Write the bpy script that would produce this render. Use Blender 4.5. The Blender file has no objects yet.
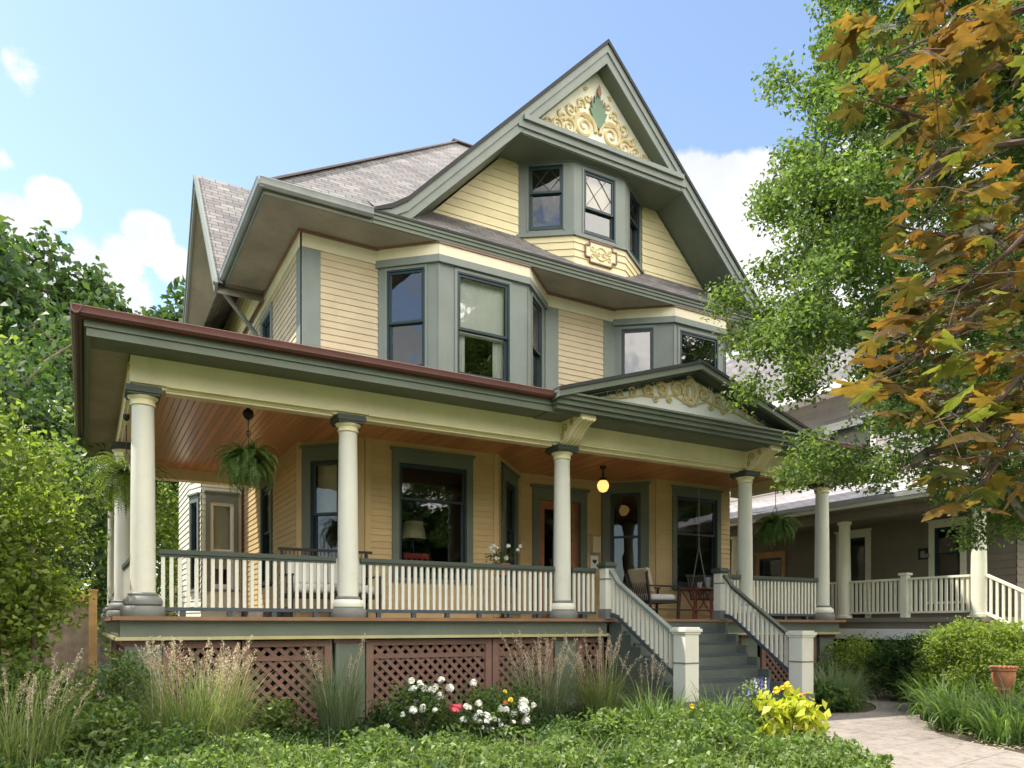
EXPOSURE = 1.85
SUN_E = 2.1
SKY_E = 0.09
SKY_TINT = (1.06, 1.0, .94)
CLOUD = 3.6
BACK = 14.0  # brightness of the added cloud fill behind the camera
import bpy, math, random
import numpy as np
from mathutils import Vector
SC = bpy.context.scene
COL = SC.collection
R = math.radians
random.seed(7)

# ------------------------------------------------------------------ materials
MATS = {}
def newmat(name):
    m = bpy.data.materials.new(name); m.use_nodes = True
    nt = m.node_tree; b = nt.nodes['Principled BSDF']
    return m, nt, b
def N(nt, t, **kw):
    n = nt.nodes.new(t)
    for k, v in kw.items(): setattr(n, k, v)
    return n
def ramp(nt, stops, interp='LINEAR'):
    n = N(nt, 'ShaderNodeValToRGB'); cr = n.color_ramp; cr.interpolation = interp
    while len(cr.elements) < len(stops): cr.elements.new(0.5)
    for e, (p, c) in zip(cr.elements, stops):
        e.position = p; e.color = (c[0], c[1], c[2], 1)
    return n
def mul(c, k): return tuple(min(1, x * k) for x in c[:3])
def paint(name, col, rough=.55, var=.12, scale=2.5, bump=.05, fine=60, island=0.0, spec=.35, grime=0.0):
    """weathered paint: broad tone drift, streaky fine grain, optional per-board tone"""
    m, nt, b = newmat(name); L = nt.links
    tc = N(nt, 'ShaderNodeTexCoord')
    n1 = N(nt, 'ShaderNodeTexNoise'); n1.inputs['Scale'].default_value = scale; n1.inputs['Detail'].default_value = 5
    L.new(tc.outputs['Object'], n1.inputs['Vector'])
    r1 = ramp(nt, [(.3, mul(col, 1 - var)), (.7, mul(col, 1 + var))])
    L.new(n1.outputs['Fac'], r1.inputs['Fac'])
    out = r1.outputs['Color']
    if bump > 0:
        ms_ = N(nt, 'ShaderNodeMapping'); ms_.inputs['Scale'].default_value = (6, 6, .7); L.new(tc.outputs['Object'], ms_.inputs['Vector'])
        ns_ = N(nt, 'ShaderNodeTexNoise'); ns_.inputs['Scale'].default_value = 1; ns_.inputs['Detail'].default_value = 7; ns_.inputs['Roughness'].default_value = .7; L.new(ms_.outputs[0], ns_.inputs['Vector'])
        rs_ = ramp(nt, [(.22, (.86, .85, .82)), (.42, (1, 1, 1)), (.8, (1.03, 1.03, 1.02))]); L.new(ns_.outputs['Fac'], rs_.inputs['Fac'])
        xs_ = N(nt, 'ShaderNodeMixRGB', blend_type='MULTIPLY'); xs_.inputs['Fac'].default_value = 1; L.new(out, xs_.inputs['Color1']); L.new(rs_.outputs['Color'], xs_.inputs['Color2']); out = xs_.outputs['Color']
    n2 = N(nt, 'ShaderNodeTexNoise'); n2.inputs['Scale'].default_value = fine; n2.inputs['Detail'].default_value = 3
    L.new(tc.outputs['Object'], n2.inputs['Vector'])
    if grime > 0:
        n3 = N(nt, 'ShaderNodeTexNoise'); n3.inputs['Scale'].default_value = 9; n3.inputs['Detail'].default_value = 8; n3.inputs['Roughness'].default_value = .7
        L.new(tc.outputs['Object'], n3.inputs['Vector'])
        r3 = ramp(nt, [(.52, (0, 0, 0)), (.75, (1, 1, 1))]); L.new(n3.outputs['Fac'], r3.inputs['Fac'])
        mm = N(nt, 'ShaderNodeMath', operation='MULTIPLY'); mm.inputs[1].default_value = grime; L.new(r3.outputs['Color'], mm.inputs[0])
        mx = N(nt, 'ShaderNodeMixRGB'); L.new(mm.outputs[0], mx.inputs['Fac']); L.new(out, mx.inputs['Color1'])
        mx.inputs['Color2'].default_value = (*mul(col, .45), 1); out = mx.outputs['Color']
    if island > 0:
        g = N(nt, 'ShaderNodeNewGeometry')
        mr = N(nt, 'ShaderNodeMapRange'); mr.inputs['To Min'].default_value = 1 - island; mr.inputs['To Max'].default_value = 1 + island
        L.new(g.outputs['Random Per Island'], mr.inputs['Value'])
        mx = N(nt, 'ShaderNodeMixRGB', blend_type='MULTIPLY'); mx.inputs['Fac'].default_value = 1
        L.new(out, mx.inputs['Color1']); L.new(mr.outputs['Result'], mx.inputs['Color2']); out = mx.outputs['Color']
    L.new(out, b.inputs['Base Color'])
    b.inputs['Roughness'].default_value = rough; b.inputs['Specular IOR Level'].default_value = spec
    if bump > 0:
        bp = N(nt, 'ShaderNodeBump'); bp.inputs['Strength'].default_value = bump; bp.inputs['Distance'].default_value = .01
        L.new(n2.outputs['Fac'], bp.inputs['Height']); L.new(bp.outputs['Normal'], b.inputs['Normal'])
    MATS[name] = m; return m
def shingle(name, c1, c2, c3, bw=.28, bh=.14):
    m, nt, b = newmat(name); L = nt.links
    uv = N(nt, 'ShaderNodeUVMap')
    br = N(nt, 'ShaderNodeTexBrick'); br.offset = .5
    for k, v in (('Scale', 1), ('Brick Width', bw), ('Row Height', bh), ('Mortar Size', .011), ('Mortar Smooth', .2), ('Bias', 0)): br.inputs[k].default_value = v
    br.inputs['Color1'].default_value = (*c1, 1); br.inputs['Color2'].default_value = (*c2, 1); br.inputs['Mortar'].default_value = (*mul(c3, .5), 1)
    L.new(uv.outputs['UV'], br.inputs['Vector'])
    no = N(nt, 'ShaderNodeTexNoise'); no.inputs['Scale'].default_value = 1.3; no.inputs['Detail'].default_value = 8; no.inputs['Roughness'].default_value = .7
    L.new(uv.outputs['UV'], no.inputs['Vector'])
    rr = ramp(nt, [(.35, (.72, .72, .74)), (.65, (1.2, 1.18, 1.15))]); L.new(no.outputs['Fac'], rr.inputs['Fac'])
    mx = N(nt, 'ShaderNodeMixRGB', blend_type='MULTIPLY'); mx.inputs['Fac'].default_value = 1
    L.new(br.outputs['Color'], mx.inputs['Color1']); L.new(rr.outputs['Color'], mx.inputs['Color2'])
    L.new(mx.outputs['Color'], b.inputs['Base Color']); b.inputs['Roughness'].default_value = .92
    # saw-tooth height: each course thickest at its butt
    sp = N(nt, 'ShaderNodeSeparateXYZ'); L.new(uv.outputs['UV'], sp.inputs[0])
    dv = N(nt, 'ShaderNodeMath', operation='DIVIDE'); dv.inputs[1].default_value = bh; L.new(sp.outputs['Y'], dv.inputs[0])
    fr = N(nt, 'ShaderNodeMath', operation='FRACT'); L.new(dv.outputs[0], fr.inputs[0])
    iv = N(nt, 'ShaderNodeMath', operation='SUBTRACT'); iv.inputs[0].default_value = 1; L.new(fr.outputs[0], iv.inputs[1])
    bp = N(nt, 'ShaderNodeBump'); bp.inputs['Strength'].default_value = .9; bp.inputs['Distance'].default_value = .03
    L.new(iv.outputs[0], bp.inputs['Height']); L.new(bp.outputs['Normal'], b.inputs['Normal'])
    MATS[name] = m; return m
def boards(name, col, axis='X', width=.09, rough=.3, var=.25, spec=.5):
    """tongue-and-groove boards, tone per board, groove by bump"""
    m, nt, b = newmat(name); L = nt.links
    tc = N(nt, 'ShaderNodeTexCoord'); sp = N(nt, 'ShaderNodeSeparateXYZ'); L.new(tc.outputs['Object'], sp.inputs[0])
    dv = N(nt, 'ShaderNodeMath', operation='DIVIDE'); dv.inputs[1].default_value = width; L.new(sp.outputs[axis], dv.inputs[0])
    fl = N(nt, 'ShaderNodeMath', operation='FLOOR'); L.new(dv.outputs[0], fl.inputs[0])
    fr = N(nt, 'ShaderNodeMath', operation='FRACT'); L.new(dv.outputs[0], fr.inputs[0])
    wn = N(nt, 'ShaderNodeTexWhiteNoise', noise_dimensions='1D'); L.new(fl.outputs[0], wn.inputs['W'])
    no = N(nt, 'ShaderNodeTexNoise'); no.inputs['Scale'].default_value = 3; no.inputs['Detail'].default_value = 6
    mp = N(nt, 'ShaderNodeMapping'); mp.inputs['Scale'].default_value = (8, .6, 1) if axis == 'X' else (.6, 8, 1)
    L.new(tc.outputs['Object'], mp.inputs['Vector']); L.new(mp.outputs[0], no.inputs['Vector'])
    ad = N(nt, 'ShaderNodeMath', operation='MULTIPLY_ADD'); ad.inputs[1].default_value = .6; L.new(wn.outputs['Value'], ad.inputs[0]); 
    hf = N(nt, 'ShaderNodeMath', operation='MULTIPLY'); hf.inputs[1].default_value = .5; L.new(no.outputs['Fac'], hf.inputs[0]); L.new(hf.outputs[0], ad.inputs[2])
    rr = ramp(nt, [(.1, mul(col, 1 - var)), (.9, mul(col, 1 + var))]); L.new(ad.outputs[0], rr.inputs['Fac'])
    L.new(rr.outputs['Color'], b.inputs['Base Color'])
    gr = ramp(nt, [(0, (0, 0, 0)), (.08, (1, 1, 1)), (.92, (1, 1, 1)), (1, (0, 0, 0))]); L.new(fr.outputs[0], gr.inputs['Fac'])
    bp = N(nt, 'ShaderNodeBump'); bp.inputs['Strength'].default_value = .8; bp.inputs['Distance'].default_value = .012
    L.new(gr.outputs['Color'], bp.inputs['Height']); L.new(bp.outputs['Normal'], b.inputs['Normal'])
    b.inputs['Roughness'].default_value = rough; b.inputs['Specular IOR Level'].default_value = spec
    MATS[name] = m; return m
def leafmat(name, stops, trans=.4, rough=.45, tcol=None):
    """foliage: tone per leaf, light passing through"""
    m, nt, b = newmat(name); L = nt.links
    g = N(nt, 'ShaderNodeNewGeometry'); rr = ramp(nt, stops); L.new(g.outputs['Random Per Island'], rr.inputs['Fac'])
    if name == 'leaf_maple':
        tcx = N(nt, 'ShaderNodeTexCoord'); nx = N(nt, 'ShaderNodeTexNoise'); nx.inputs['Scale'].default_value = 26; nx.inputs['Detail'].default_value = 6; L.new(tcx.outputs['Object'], nx.inputs['Vector'])
        rx = ramp(nt, [(.3, (.55, .62, .6)), (.7, (1.3, 1.2, 1.15))]); L.new(nx.outputs['Fac'], rx.inputs['Fac'])
        mxx = N(nt, 'ShaderNodeMixRGB', blend_type='MULTIPLY'); mxx.inputs['Fac'].default_value = 1; L.new(rr.outputs['Color'], mxx.inputs['Color1']); L.new(rx.outputs['Color'], mxx.inputs['Color2']); rr = mxx
        bpx = N(nt, 'ShaderNodeBump'); bpx.inputs['Strength'].default_value = .5; bpx.inputs['Distance'].default_value = .01; L.new(nx.outputs['Fac'], bpx.inputs['Height']); L.new(bpx.outputs['Normal'], b.inputs['Normal'])
    L.new(rr.outputs['Color'], b.inputs['Base Color']); b.inputs['Roughness'].default_value = rough; b.inputs['Specular IOR Level'].default_value = .3
    tr = N(nt, 'ShaderNodeBsdfTranslucent')
    mx = N(nt, 'ShaderNodeMixRGB', blend_type='MULTIPLY'); mx.inputs['Fac'].default_value = 1; L.new(rr.outputs['Color'], mx.inputs['Color1'])
    mx.inputs['Color2'].default_value = (*(tcol or (2.0, 2.1, .9)), 1); L.new(mx.outputs['Color'], tr.inputs['Color'])
    ms = N(nt, 'ShaderNodeMixShader'); ms.inputs['Fac'].default_value = trans
    L.new(b.outputs[0], ms.inputs[1]); L.new(tr.outputs[0], ms.inputs[2]); L.new(ms.outputs[0], nt.nodes['Material Output'].inputs['Surface'])
    MATS[name] = m; return m
def glassmat(name, base=.16, tint=(.9, .95, .95)):
    m, nt, b = newmat(name); L = nt.links; nt.nodes.remove(b)
    gl = N(nt, 'ShaderNodeBsdfGlossy'); gl.inputs['Roughness'].default_value = .0
    nz = N(nt, 'ShaderNodeTexNoise'); nz.inputs['Scale'].default_value = 1.6; tc = N(nt, 'ShaderNodeTexCoord'); L.new(tc.outputs['Object'], nz.inputs['Vector'])
    bp = N(nt, 'ShaderNodeBump'); bp.inputs['Strength'].default_value = .06; bp.inputs['Distance'].default_value = .1
    L.new(nz.outputs['Fac'], bp.inputs['Height']); L.new(bp.outputs['Normal'], gl.inputs['Normal'])
    tr = N(nt, 'ShaderNodeBsdfTransparent'); tr.inputs['Color'].default_value = (*tint, 1)
    fr = N(nt, 'ShaderNodeFresnel'); fr.inputs['IOR'].default_value = 1.5
    ma = N(nt, 'ShaderNodeMath', operation='MULTIPLY_ADD'); ma.inputs[1].default_value = 1 - base; ma.inputs[2].default_value = base
    L.new(fr.outputs[0], ma.inputs[0])
    mx = N(nt, 'ShaderNodeMixShader'); L.new(ma.outputs[0], mx.inputs['Fac']); L.new(tr.outputs[0], mx.inputs[1]); L.new(gl.outputs[0], mx.inputs[2])
    L.new(mx.outputs[0], nt.nodes['Material Output'].inputs['Surface'])
    MATS[name] = m; return m

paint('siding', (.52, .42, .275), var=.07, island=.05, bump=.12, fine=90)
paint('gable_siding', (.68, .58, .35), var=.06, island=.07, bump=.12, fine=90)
paint('cream', (.76, .68, .43), var=.05, bump=.04, grime=.10)
paint('pale_cream', (.74, .72, .58), var=.05, bump=.04, grime=.12)
paint('white_post', (.63, .615, .525), var=.04, bump=.04, grime=.12)
paint('green', (.130, .150, .114), var=.10, bump=.05, grime=.15)
paint('grey_green', (.185, .206, .184), var=.08, bump=.05, grime=.12)
paint('dark_green', (.055, .068, .052), var=.10)
paint('sash', (.022, .040, .046), rough=.4, var=.1)
paint('maroon', (.125, .054, .046), rough=.4, var=.1, grime=.15)
paint('terracotta_trim', (.25, .135, .10), var=.1)
paint('lattice', (.185, .103, .078), rough=.7, var=.14, island=.10, bump=.1, grime=.2)
paint('plinth', (.165, .168, .155), var=.1, grime=.2)
paint('stair', (.098, .116, .096), var=.15, grime=.35, rough=.6)
paint('nosing', (.055, .070, .078), var=.15, grime=.3, rough=.6)
paint('ochre', (.42, .29, .09), var=.12)
paint('tan_ornament', (.56, .45, .24), var=.1)
paint('siding_with_bounce', (.535, .385, .185), var=.07, island=.05, bump=.12, fine=90)  # house siding paint with porch shade and warm ceiling bounce mixed into its colour
paint('deck_edge', (.235, .125, .065), rough=.6, var=.2, grime=.3)
paint('olive_trim', (.40, .36, .18), var=.1, grime=.2)
paint('olive', (.20, .22, .12), var=.12)
paint('ornament', (.62, .50, .27), var=.10)
paint('leaf_ornament', (.13, .20, .13), var=.12)
paint('galvanised', (.25, .26, .25), rough=.42, var=.15, grime=.2)
paint('soffit', (.30, .27, .21), var=.18, scale=1.6, grime=.35, rough=.7)
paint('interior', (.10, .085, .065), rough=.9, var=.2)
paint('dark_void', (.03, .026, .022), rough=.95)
paint('foundation', (.16, .14, .12), rough=.9, var=.25, scale=5)
paint('blind', (.80, .79, .72), rough=.8, var=.03)
paint('white', (.78, .77, .73), var=.04)
paint('door_wood', (.30, .12, .045), rough=.35, var=.25, scale=6)
paint('orange_wood', (.48, .24, .09), rough=.5, var=.2, scale=5)
paint('dark_wicker', (.035, .032, .03), rough=.6, var=.3, fine=150, bump=.6)
paint('red_rattan', (.20, .045, .03), rough=.4, var=.2)
paint('cushion_white', (.62, .61, .57), rough=.9, bump=.2, fine=200)
paint('cushion_tan', (.42, .36, .24), rough=.9, bump=.2, fine=200)
paint('cushion_red', (.26, .03, .03), rough=.9)
paint('iron', (.025, .022, .02), rough=.5)
paint('terracotta', (.42, .17, .08), rough=.85, var=.2, scale=8)
paint('bark', (.16, .125, .095), rough=.95, var=.35, scale=7, bump=1.0, fine=25)
paint('pale_bark', (.24, .20, .16), rough=.95, var=.35, scale=7, bump=1.0, fine=25)
paint('twig', (.11, .065, .05), rough=.8, var=.3, scale=9)
paint('taupe', (.215, .185, .145), var=.08, rough=.8)
paint('taupe_light', (.36, .34, .32), var=.08, rough=.8, island=.05)
paint('fence_wood', (.52, .31, .12), rough=.75, var=.2, scale=6, grime=.2)
paint('fence_grey', (.30, .23, .165), rough=.9, var=.25, scale=9, island=.15)
paint('lampshade', (.62, .52, .33), rough=.9)
paint('petal_white', (.86, .85, .76), rough=.6, var=.05)
paint('petal_pink', (.75, .13, .17), rough=.6, var=.1)
paint('petal_yellow', (.85, .66, .05), rough=.6, var=.1)
paint('petal_orange', (.80, .30, .08), rough=.6, var=.1)
paint('petal_blue', (.16, .15, .42), rough=.6, var=.2)
shingle('roof', (.195, .182, .174), (.105, .098, .096), (.085, .08, .078))
shingle('roof_grey', (.42, .40, .41), (.33, .32, .33), (.25, .24, .25))
paint('frieze_cream', (.70, .62, .45), var=.05, bump=.04, grime=.1)
paint('roof_edge', (.042, .043, .042), rough=.9)
paint('cap', (.15, .13, .125), rough=.9)
boards('ceiling', (.58, .26, .10), 'X', .085, rough=.28, var=.30, spec=.6)
boards('deck', (.27, .13, .075), 'X', .085, rough=.45, var=.2)
glassmat('glass', .13)
glassmat('porch_glass', .05)
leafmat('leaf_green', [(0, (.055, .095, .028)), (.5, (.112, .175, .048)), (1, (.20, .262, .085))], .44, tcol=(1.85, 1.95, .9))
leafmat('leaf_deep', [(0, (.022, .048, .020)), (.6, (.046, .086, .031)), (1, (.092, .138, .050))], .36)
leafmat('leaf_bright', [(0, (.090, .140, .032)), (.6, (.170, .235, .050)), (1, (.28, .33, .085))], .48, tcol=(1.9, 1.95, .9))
leafmat('leaf_maple', [(0, (.035, .034, .015)), (.18, (.065, .066, .022)), (.34, (.115, .074, .024)), (.54, (.175, .105, .030)), (.68, (.155, .118, .032)), (.82, (.09, .105, .028)), (.94, (.115, .155, .034)), (1, (.19, .23, .055))], .48, rough=.28, tcol=(1.85, 1.6, .8))
leafmat('blade', [(0, (.085, .130, .040)), (.5, (.150, .205, .070)), (1, (.28, .32, .13))], .4, tcol=(1.8, 1.9, 1.0))
leafmat('strap', [(0, (.050, .092, .026)), (.5, (.100, .165, .046)), (1, (.20, .27, .085))], .4, tcol=(1.8, 1.95, .9))
leafmat('blade_blue', [(0, (.075, .115, .060)), (.5, (.125, .175, .090)), (1, (.21, .25, .13))], .35, tcol=(1.8, 1.9, 1.1))
leafmat('plume', [(0, (.36, .29, .20)), (.5, (.54, .46, .33)), (1, (.72, .65, .50))], .4, tcol=(1.3, 1.25, 1.1))
leafmat('cover', [(0, (.060, .105, .028)), (.5, (.120, .185, .050)), (.88, (.20, .27, .085)), (1, (.38, .43, .24))], .40, tcol=(1.8, 1.95, .9))
leafmat('leaf_lime', [(0, (.30, .36, .03)), (.6, (.48, .52, .05)), (1, (.62, .62, .10))], .4, tcol=(1.4, 1.4, .7))
leafmat('fern', [(0, (.060, .115, .032)), (.6, (.115, .190, .055)), (1, (.20, .28, .09))], .4)
leafmat('boxwood', [(0, (.022, .055, .016)), (.6, (.042, .090, .022)), (1, (.080, .140, .035))], .25)
leafmat('rose_leaf', [(0, (.035, .075, .025)), (.6, (.080, .140, .040)), (1, (.17, .22, .05))], .35)

# ------------------------------------------------------------------ object helpers
ORG = {}
def empty(name, loc, label=None, cat=None, group=None, parent=None):
    o = bpy.data.objects.new(name, None); COL.objects.link(o); o.empty_display_size = .2
    o.location = loc; ORG[o.name] = Vector(loc)
    if label: o['label'] = label
    if cat: o['category'] = cat
    if group: o['group'] = group
    return o
def tag(o, label=None, cat=None, group=None, kind=None):
    for k, v in (('label', label), ('category', cat), ('group', group), ('kind', kind)):
        if v: o[k] = v
    return o
def link_mesh(me, name, parent=None, org=None):
    o = bpy.data.objects.new(name, me); COL.objects.link(o)
    if parent is not None:
        o.parent = parent; ORG[o.name] = ORG.get(parent.name, Vector((0, 0, 0)))
    elif org is not None:
        o.location = org; ORG[o.name] = Vector(org)
    return o
class MB:
    def __init__(s): s.v = []; s.f = []; s.uv = []; s.sm = False
    def add(s, vs, fs, uvs=None):
        b = len(s.v); s.v.extend([tuple(p) for p in vs])
        for i, f in enumerate(fs):
            s.f.append(tuple(b + k for k in f)); s.uv.append(uvs[i] if uvs else None)
        return s
    def quad(s, a, b, c, d, uv=None): return s.add([a, b, c, d], [(0, 1, 2, 3)], [uv] if uv else None)
    def poly(s, pts, uv=None): return s.add(pts, [tuple(range(len(pts)))], [uv] if uv else None)
    def box(s, x0, x1, y0, y1, z0, z1):
        v = [(x0, y0, z0), (x1, y0, z0), (x1, y1, z0), (x0, y1, z0), (x0, y0, z1), (x1, y0, z1), (x1, y1, z1), (x0, y1, z1)]
        return s.add(v, [(0, 3, 2, 1), (4, 5, 6, 7), (0, 1, 5, 4), (1, 2, 6, 5), (2, 3, 7, 6), (3, 0, 4, 7)])
    def hexa(s, v):
        return s.add(v, [(0, 3, 2, 1), (4, 5, 6, 7), (0, 1, 5, 4), (1, 2, 6, 5), (2, 3, 7, 6), (3, 0, 4, 7)])
    def fbox(s, fc, u0, u1, w0, w1, z0, z1):
        P = fc.pt
        return s.hexa([P(u0, w1, z0), P(u1, w1, z0), P(u1, w0, z0), P(u0, w0, z0), P(u0, w1, z1), P(u1, w1, z1), P(u1, w0, z1), P(u0, w0, z1)])
    def bar(s, a, b, w, h, up=(0, 0, 1)):
        a = Vector(a); b = Vector(b); d = (b - a).normalized(); up = Vector(up)
        sd = d.cross(up).normalized(); u2 = sd.cross(d).normalized()
        sd = sd * w / 2; u2 = u2 * h / 2
        return s.hexa([a - sd - u2, a + sd - u2, b + sd - u2, b - sd - u2, a - sd + u2, a + sd + u2, b + sd + u2, b - sd + u2])
    def prism(s, pts, ext):
        """pts: planar loop (3d); ext: vector"""
        n = len(pts); e = Vector(ext); a = [Vector(p) for p in pts]; b = [p + e for p in a]
        fs = [tuple(range(n - 1, -1, -1)), tuple(range(n, 2 * n))]
        for i in range(n):
            j = (i + 1) % n; fs.append((i, j, n + j, n + i))
        return s.add(a + b, fs)
    def lathe(s, c, prof, n=20, squash=1.0):
        vs = []; fs = []
        for r, z in prof:
            for i in range(n):
                t = 2 * math.pi * i / n; vs.append((c[0] + r * math.cos(t), c[1] + r * math.sin(t) * squash, c[2] + z))
        for k in range(len(prof) - 1):
            for i in range(n):
                j = (i + 1) % n; fs.append((k * n + i, k * n + j, (k + 1) * n + j, (k + 1) * n + i))
        fs.append(tuple(range(n - 1, -1, -1))); m = (len(prof) - 1) * n; fs.append(tuple(m + i for i in range(n)))
        return s.add(vs, fs)
    def tube(s, pts, rad, n=6, cap=True):
        pts = [Vector(p) for p in pts]
        if not hasattr(rad, '__len__'): rad = [rad] * len(pts)
        vs = []; fs = []; prev = None
        for i, p in enumerate(pts):
            d = (pts[min(i + 1, len(pts) - 1)] - pts[max(i - 1, 0)])
            if d.length < 1e-9: d = Vector((0, 0, 1))
            d.normalize()
            if prev is None:
                a = d.cross(Vector((0, 0, 1)))
                if a.length < .05: a = d.cross(Vector((1, 0, 0)))
            else: a = prev - d * prev.dot(d)
            a.normalize(); prev = a; b = d.cross(a)
            for k in range(n):
                t = 2 * math.pi * k / n; vs.append(p + (a * math.cos(t) + b * math.sin(t)) * rad[i])
        for i in range(len(pts) - 1):
            for k in range(n):
                j = (k + 1) % n; fs.append((i * n + k, i * n + j, (i + 1) * n + j, (i + 1) * n + k))
        if cap:
            fs.append(tuple(range(n - 1, -1, -1))); m = (len(pts) - 1) * n; fs.append(tuple(m + i for i in range(n)))
        return s.add(vs, fs)
    def build(s, name, mat, parent=None, smooth=False, org=None, bevel=0):
        me = bpy.data.meshes.new(name)
        o0 = ORG.get(parent.name, Vector((0, 0, 0))) if parent is not None else (Vector(org) if org is not None else Vector((0, 0, 0)))
        me.from_pydata([(p[0] - o0.x, p[1] - o0.y, p[2] - o0.z) for p in s.v], [], s.f)
        if any(u is not None for u in s.uv):
            ul = me.uv_layers.new(name='UVMap')
            k = 0
            for f, u in zip(s.f, s.uv):
                for q in range(len(f)):
                    ul.data[k].uv = u[q] if u else (0, 0); k += 1
        me.materials.append(MATS[mat] if isinstance(mat, str) else mat)
        if smooth:
            me.polygons.foreach_set('use_smooth', [True] * len(me.polygons))
            try: me.set_sharp_from_angle(angle=R(40))
            except Exception: pass
        me.update()
        o = link_mesh(me, name, parent, org)
        if bevel:
            b = o.modifiers.new('bevel', 'BEVEL'); b.width = bevel; b.segments = 2; b.limit_method = 'ANGLE'; b.angle_limit = R(40)
        return o
class Fc:
    """a vertical wall face from P to Q, seen left to right from outside"""
    def __init__(s, P, Q):
        s.P = P; s.L = math.hypot(Q[0] - P[0], Q[1] - P[1]); s.d = ((Q[0] - P[0]) / s.L, (Q[1] - P[1]) / s.L); s.n = (s.d[1], -s.d[0])
    def pt(s, u, w, z): return (s.P[0] + u * s.d[0] + w * s.n[0], s.P[1] + u * s.d[1] + w * s.n[1], z)

def siding(mb, fc, u0, u1, z0, z1, h=.11, holes=(), left=None, right=None, out=.018):
    nz = max(1, round((z1 - z0) / h)); h = (z1 - z0) / nz
    for k in range(nz):
        za, zb = z0 + k * h, z0 + (k + 1) * h; zm = (za + zb) / 2
        cuts = sorted([(a, b) for a, b, c, d in holes if c < zm < d])
        la, lb = (left(za), left(zb)) if left else (u0, u0)
        ra, rb = (right(za), right(zb)) if right else (u1, u1)
        if ra - la < .02: continue
        segs = []; cur = None
        for a, b in cuts:
            segs.append(((cur, cur) if cur is not None else (la, lb), (a, a))); cur = b
        segs.append(((cur, cur) if cur is not None else (la, lb), (ra, rb)))
        for (a0, a1), (b0, b1) in segs:
            if b0 - a0 < .005: continue
            b1 = max(b1, a1 + .001)
            o = out + random.uniform(-.0015, .0015)
            mb.quad(fc.pt(a0, o, za), fc.pt(b0, o, za), fc.pt(b1, .004, zb), fc.pt(a1, .004, zb))
            mb.quad(fc.pt(a0, .0, za), fc.pt(b0, .0, za), fc.pt(b0, o, za), fc.pt(a0, o, za))
def panel(mb, fc, u0, u1, z0, z1, holes=(), w=.0, depth=.14):
    us = sorted({u0, u1, *[a for h in holes for a in h[:2]]}); zs = sorted({z0, z1, *[a for h in holes for a in h[2:]]})
    for i in range(len(us) - 1):
        for j in range(len(zs) - 1):
            um, zm = (us[i] + us[i + 1]) / 2, (zs[j] + zs[j + 1]) / 2
            if any(a < um < b and c < zm < d for a, b, c, d in holes): continue
            mb.quad(fc.pt(us[i], w, zs[j]), fc.pt(us[i + 1], w, zs[j]), fc.pt(us[i + 1], w, zs[j + 1]), fc.pt(us[i], w, zs[j + 1]))
    for a, b, c, d in holes:
        q = [(a, c), (b, c), (b, d), (a, d)]
        for i in range(4):
            p, r = q[i], q[(i + 1) % 4]
            mb.quad(fc.pt(p[0], w, p[1]), fc.pt(r[0], w, r[1]), fc.pt(r[0], w - depth, r[1]), fc.pt(p[0], w - depth, p[1]))
def ring(mb, fc, u0, u1, z0, z1, t, w0, w1, tb=None, tt=None):
    tb = t if tb is None else tb; tt = t if tt is None else tt
    mb.fbox(fc, u0, u1, w0, w1, z0, z0 + tb); mb.fbox(fc, u0, u1, w0, w1, z1 - tt, z1)
    mb.fbox(fc, u0, u0 + t, w0, w1, z0 + tb, z1 - tt); mb.fbox(fc, u1 - t, u1, w0, w1, z0 + tb, z1 - tt)
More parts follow.
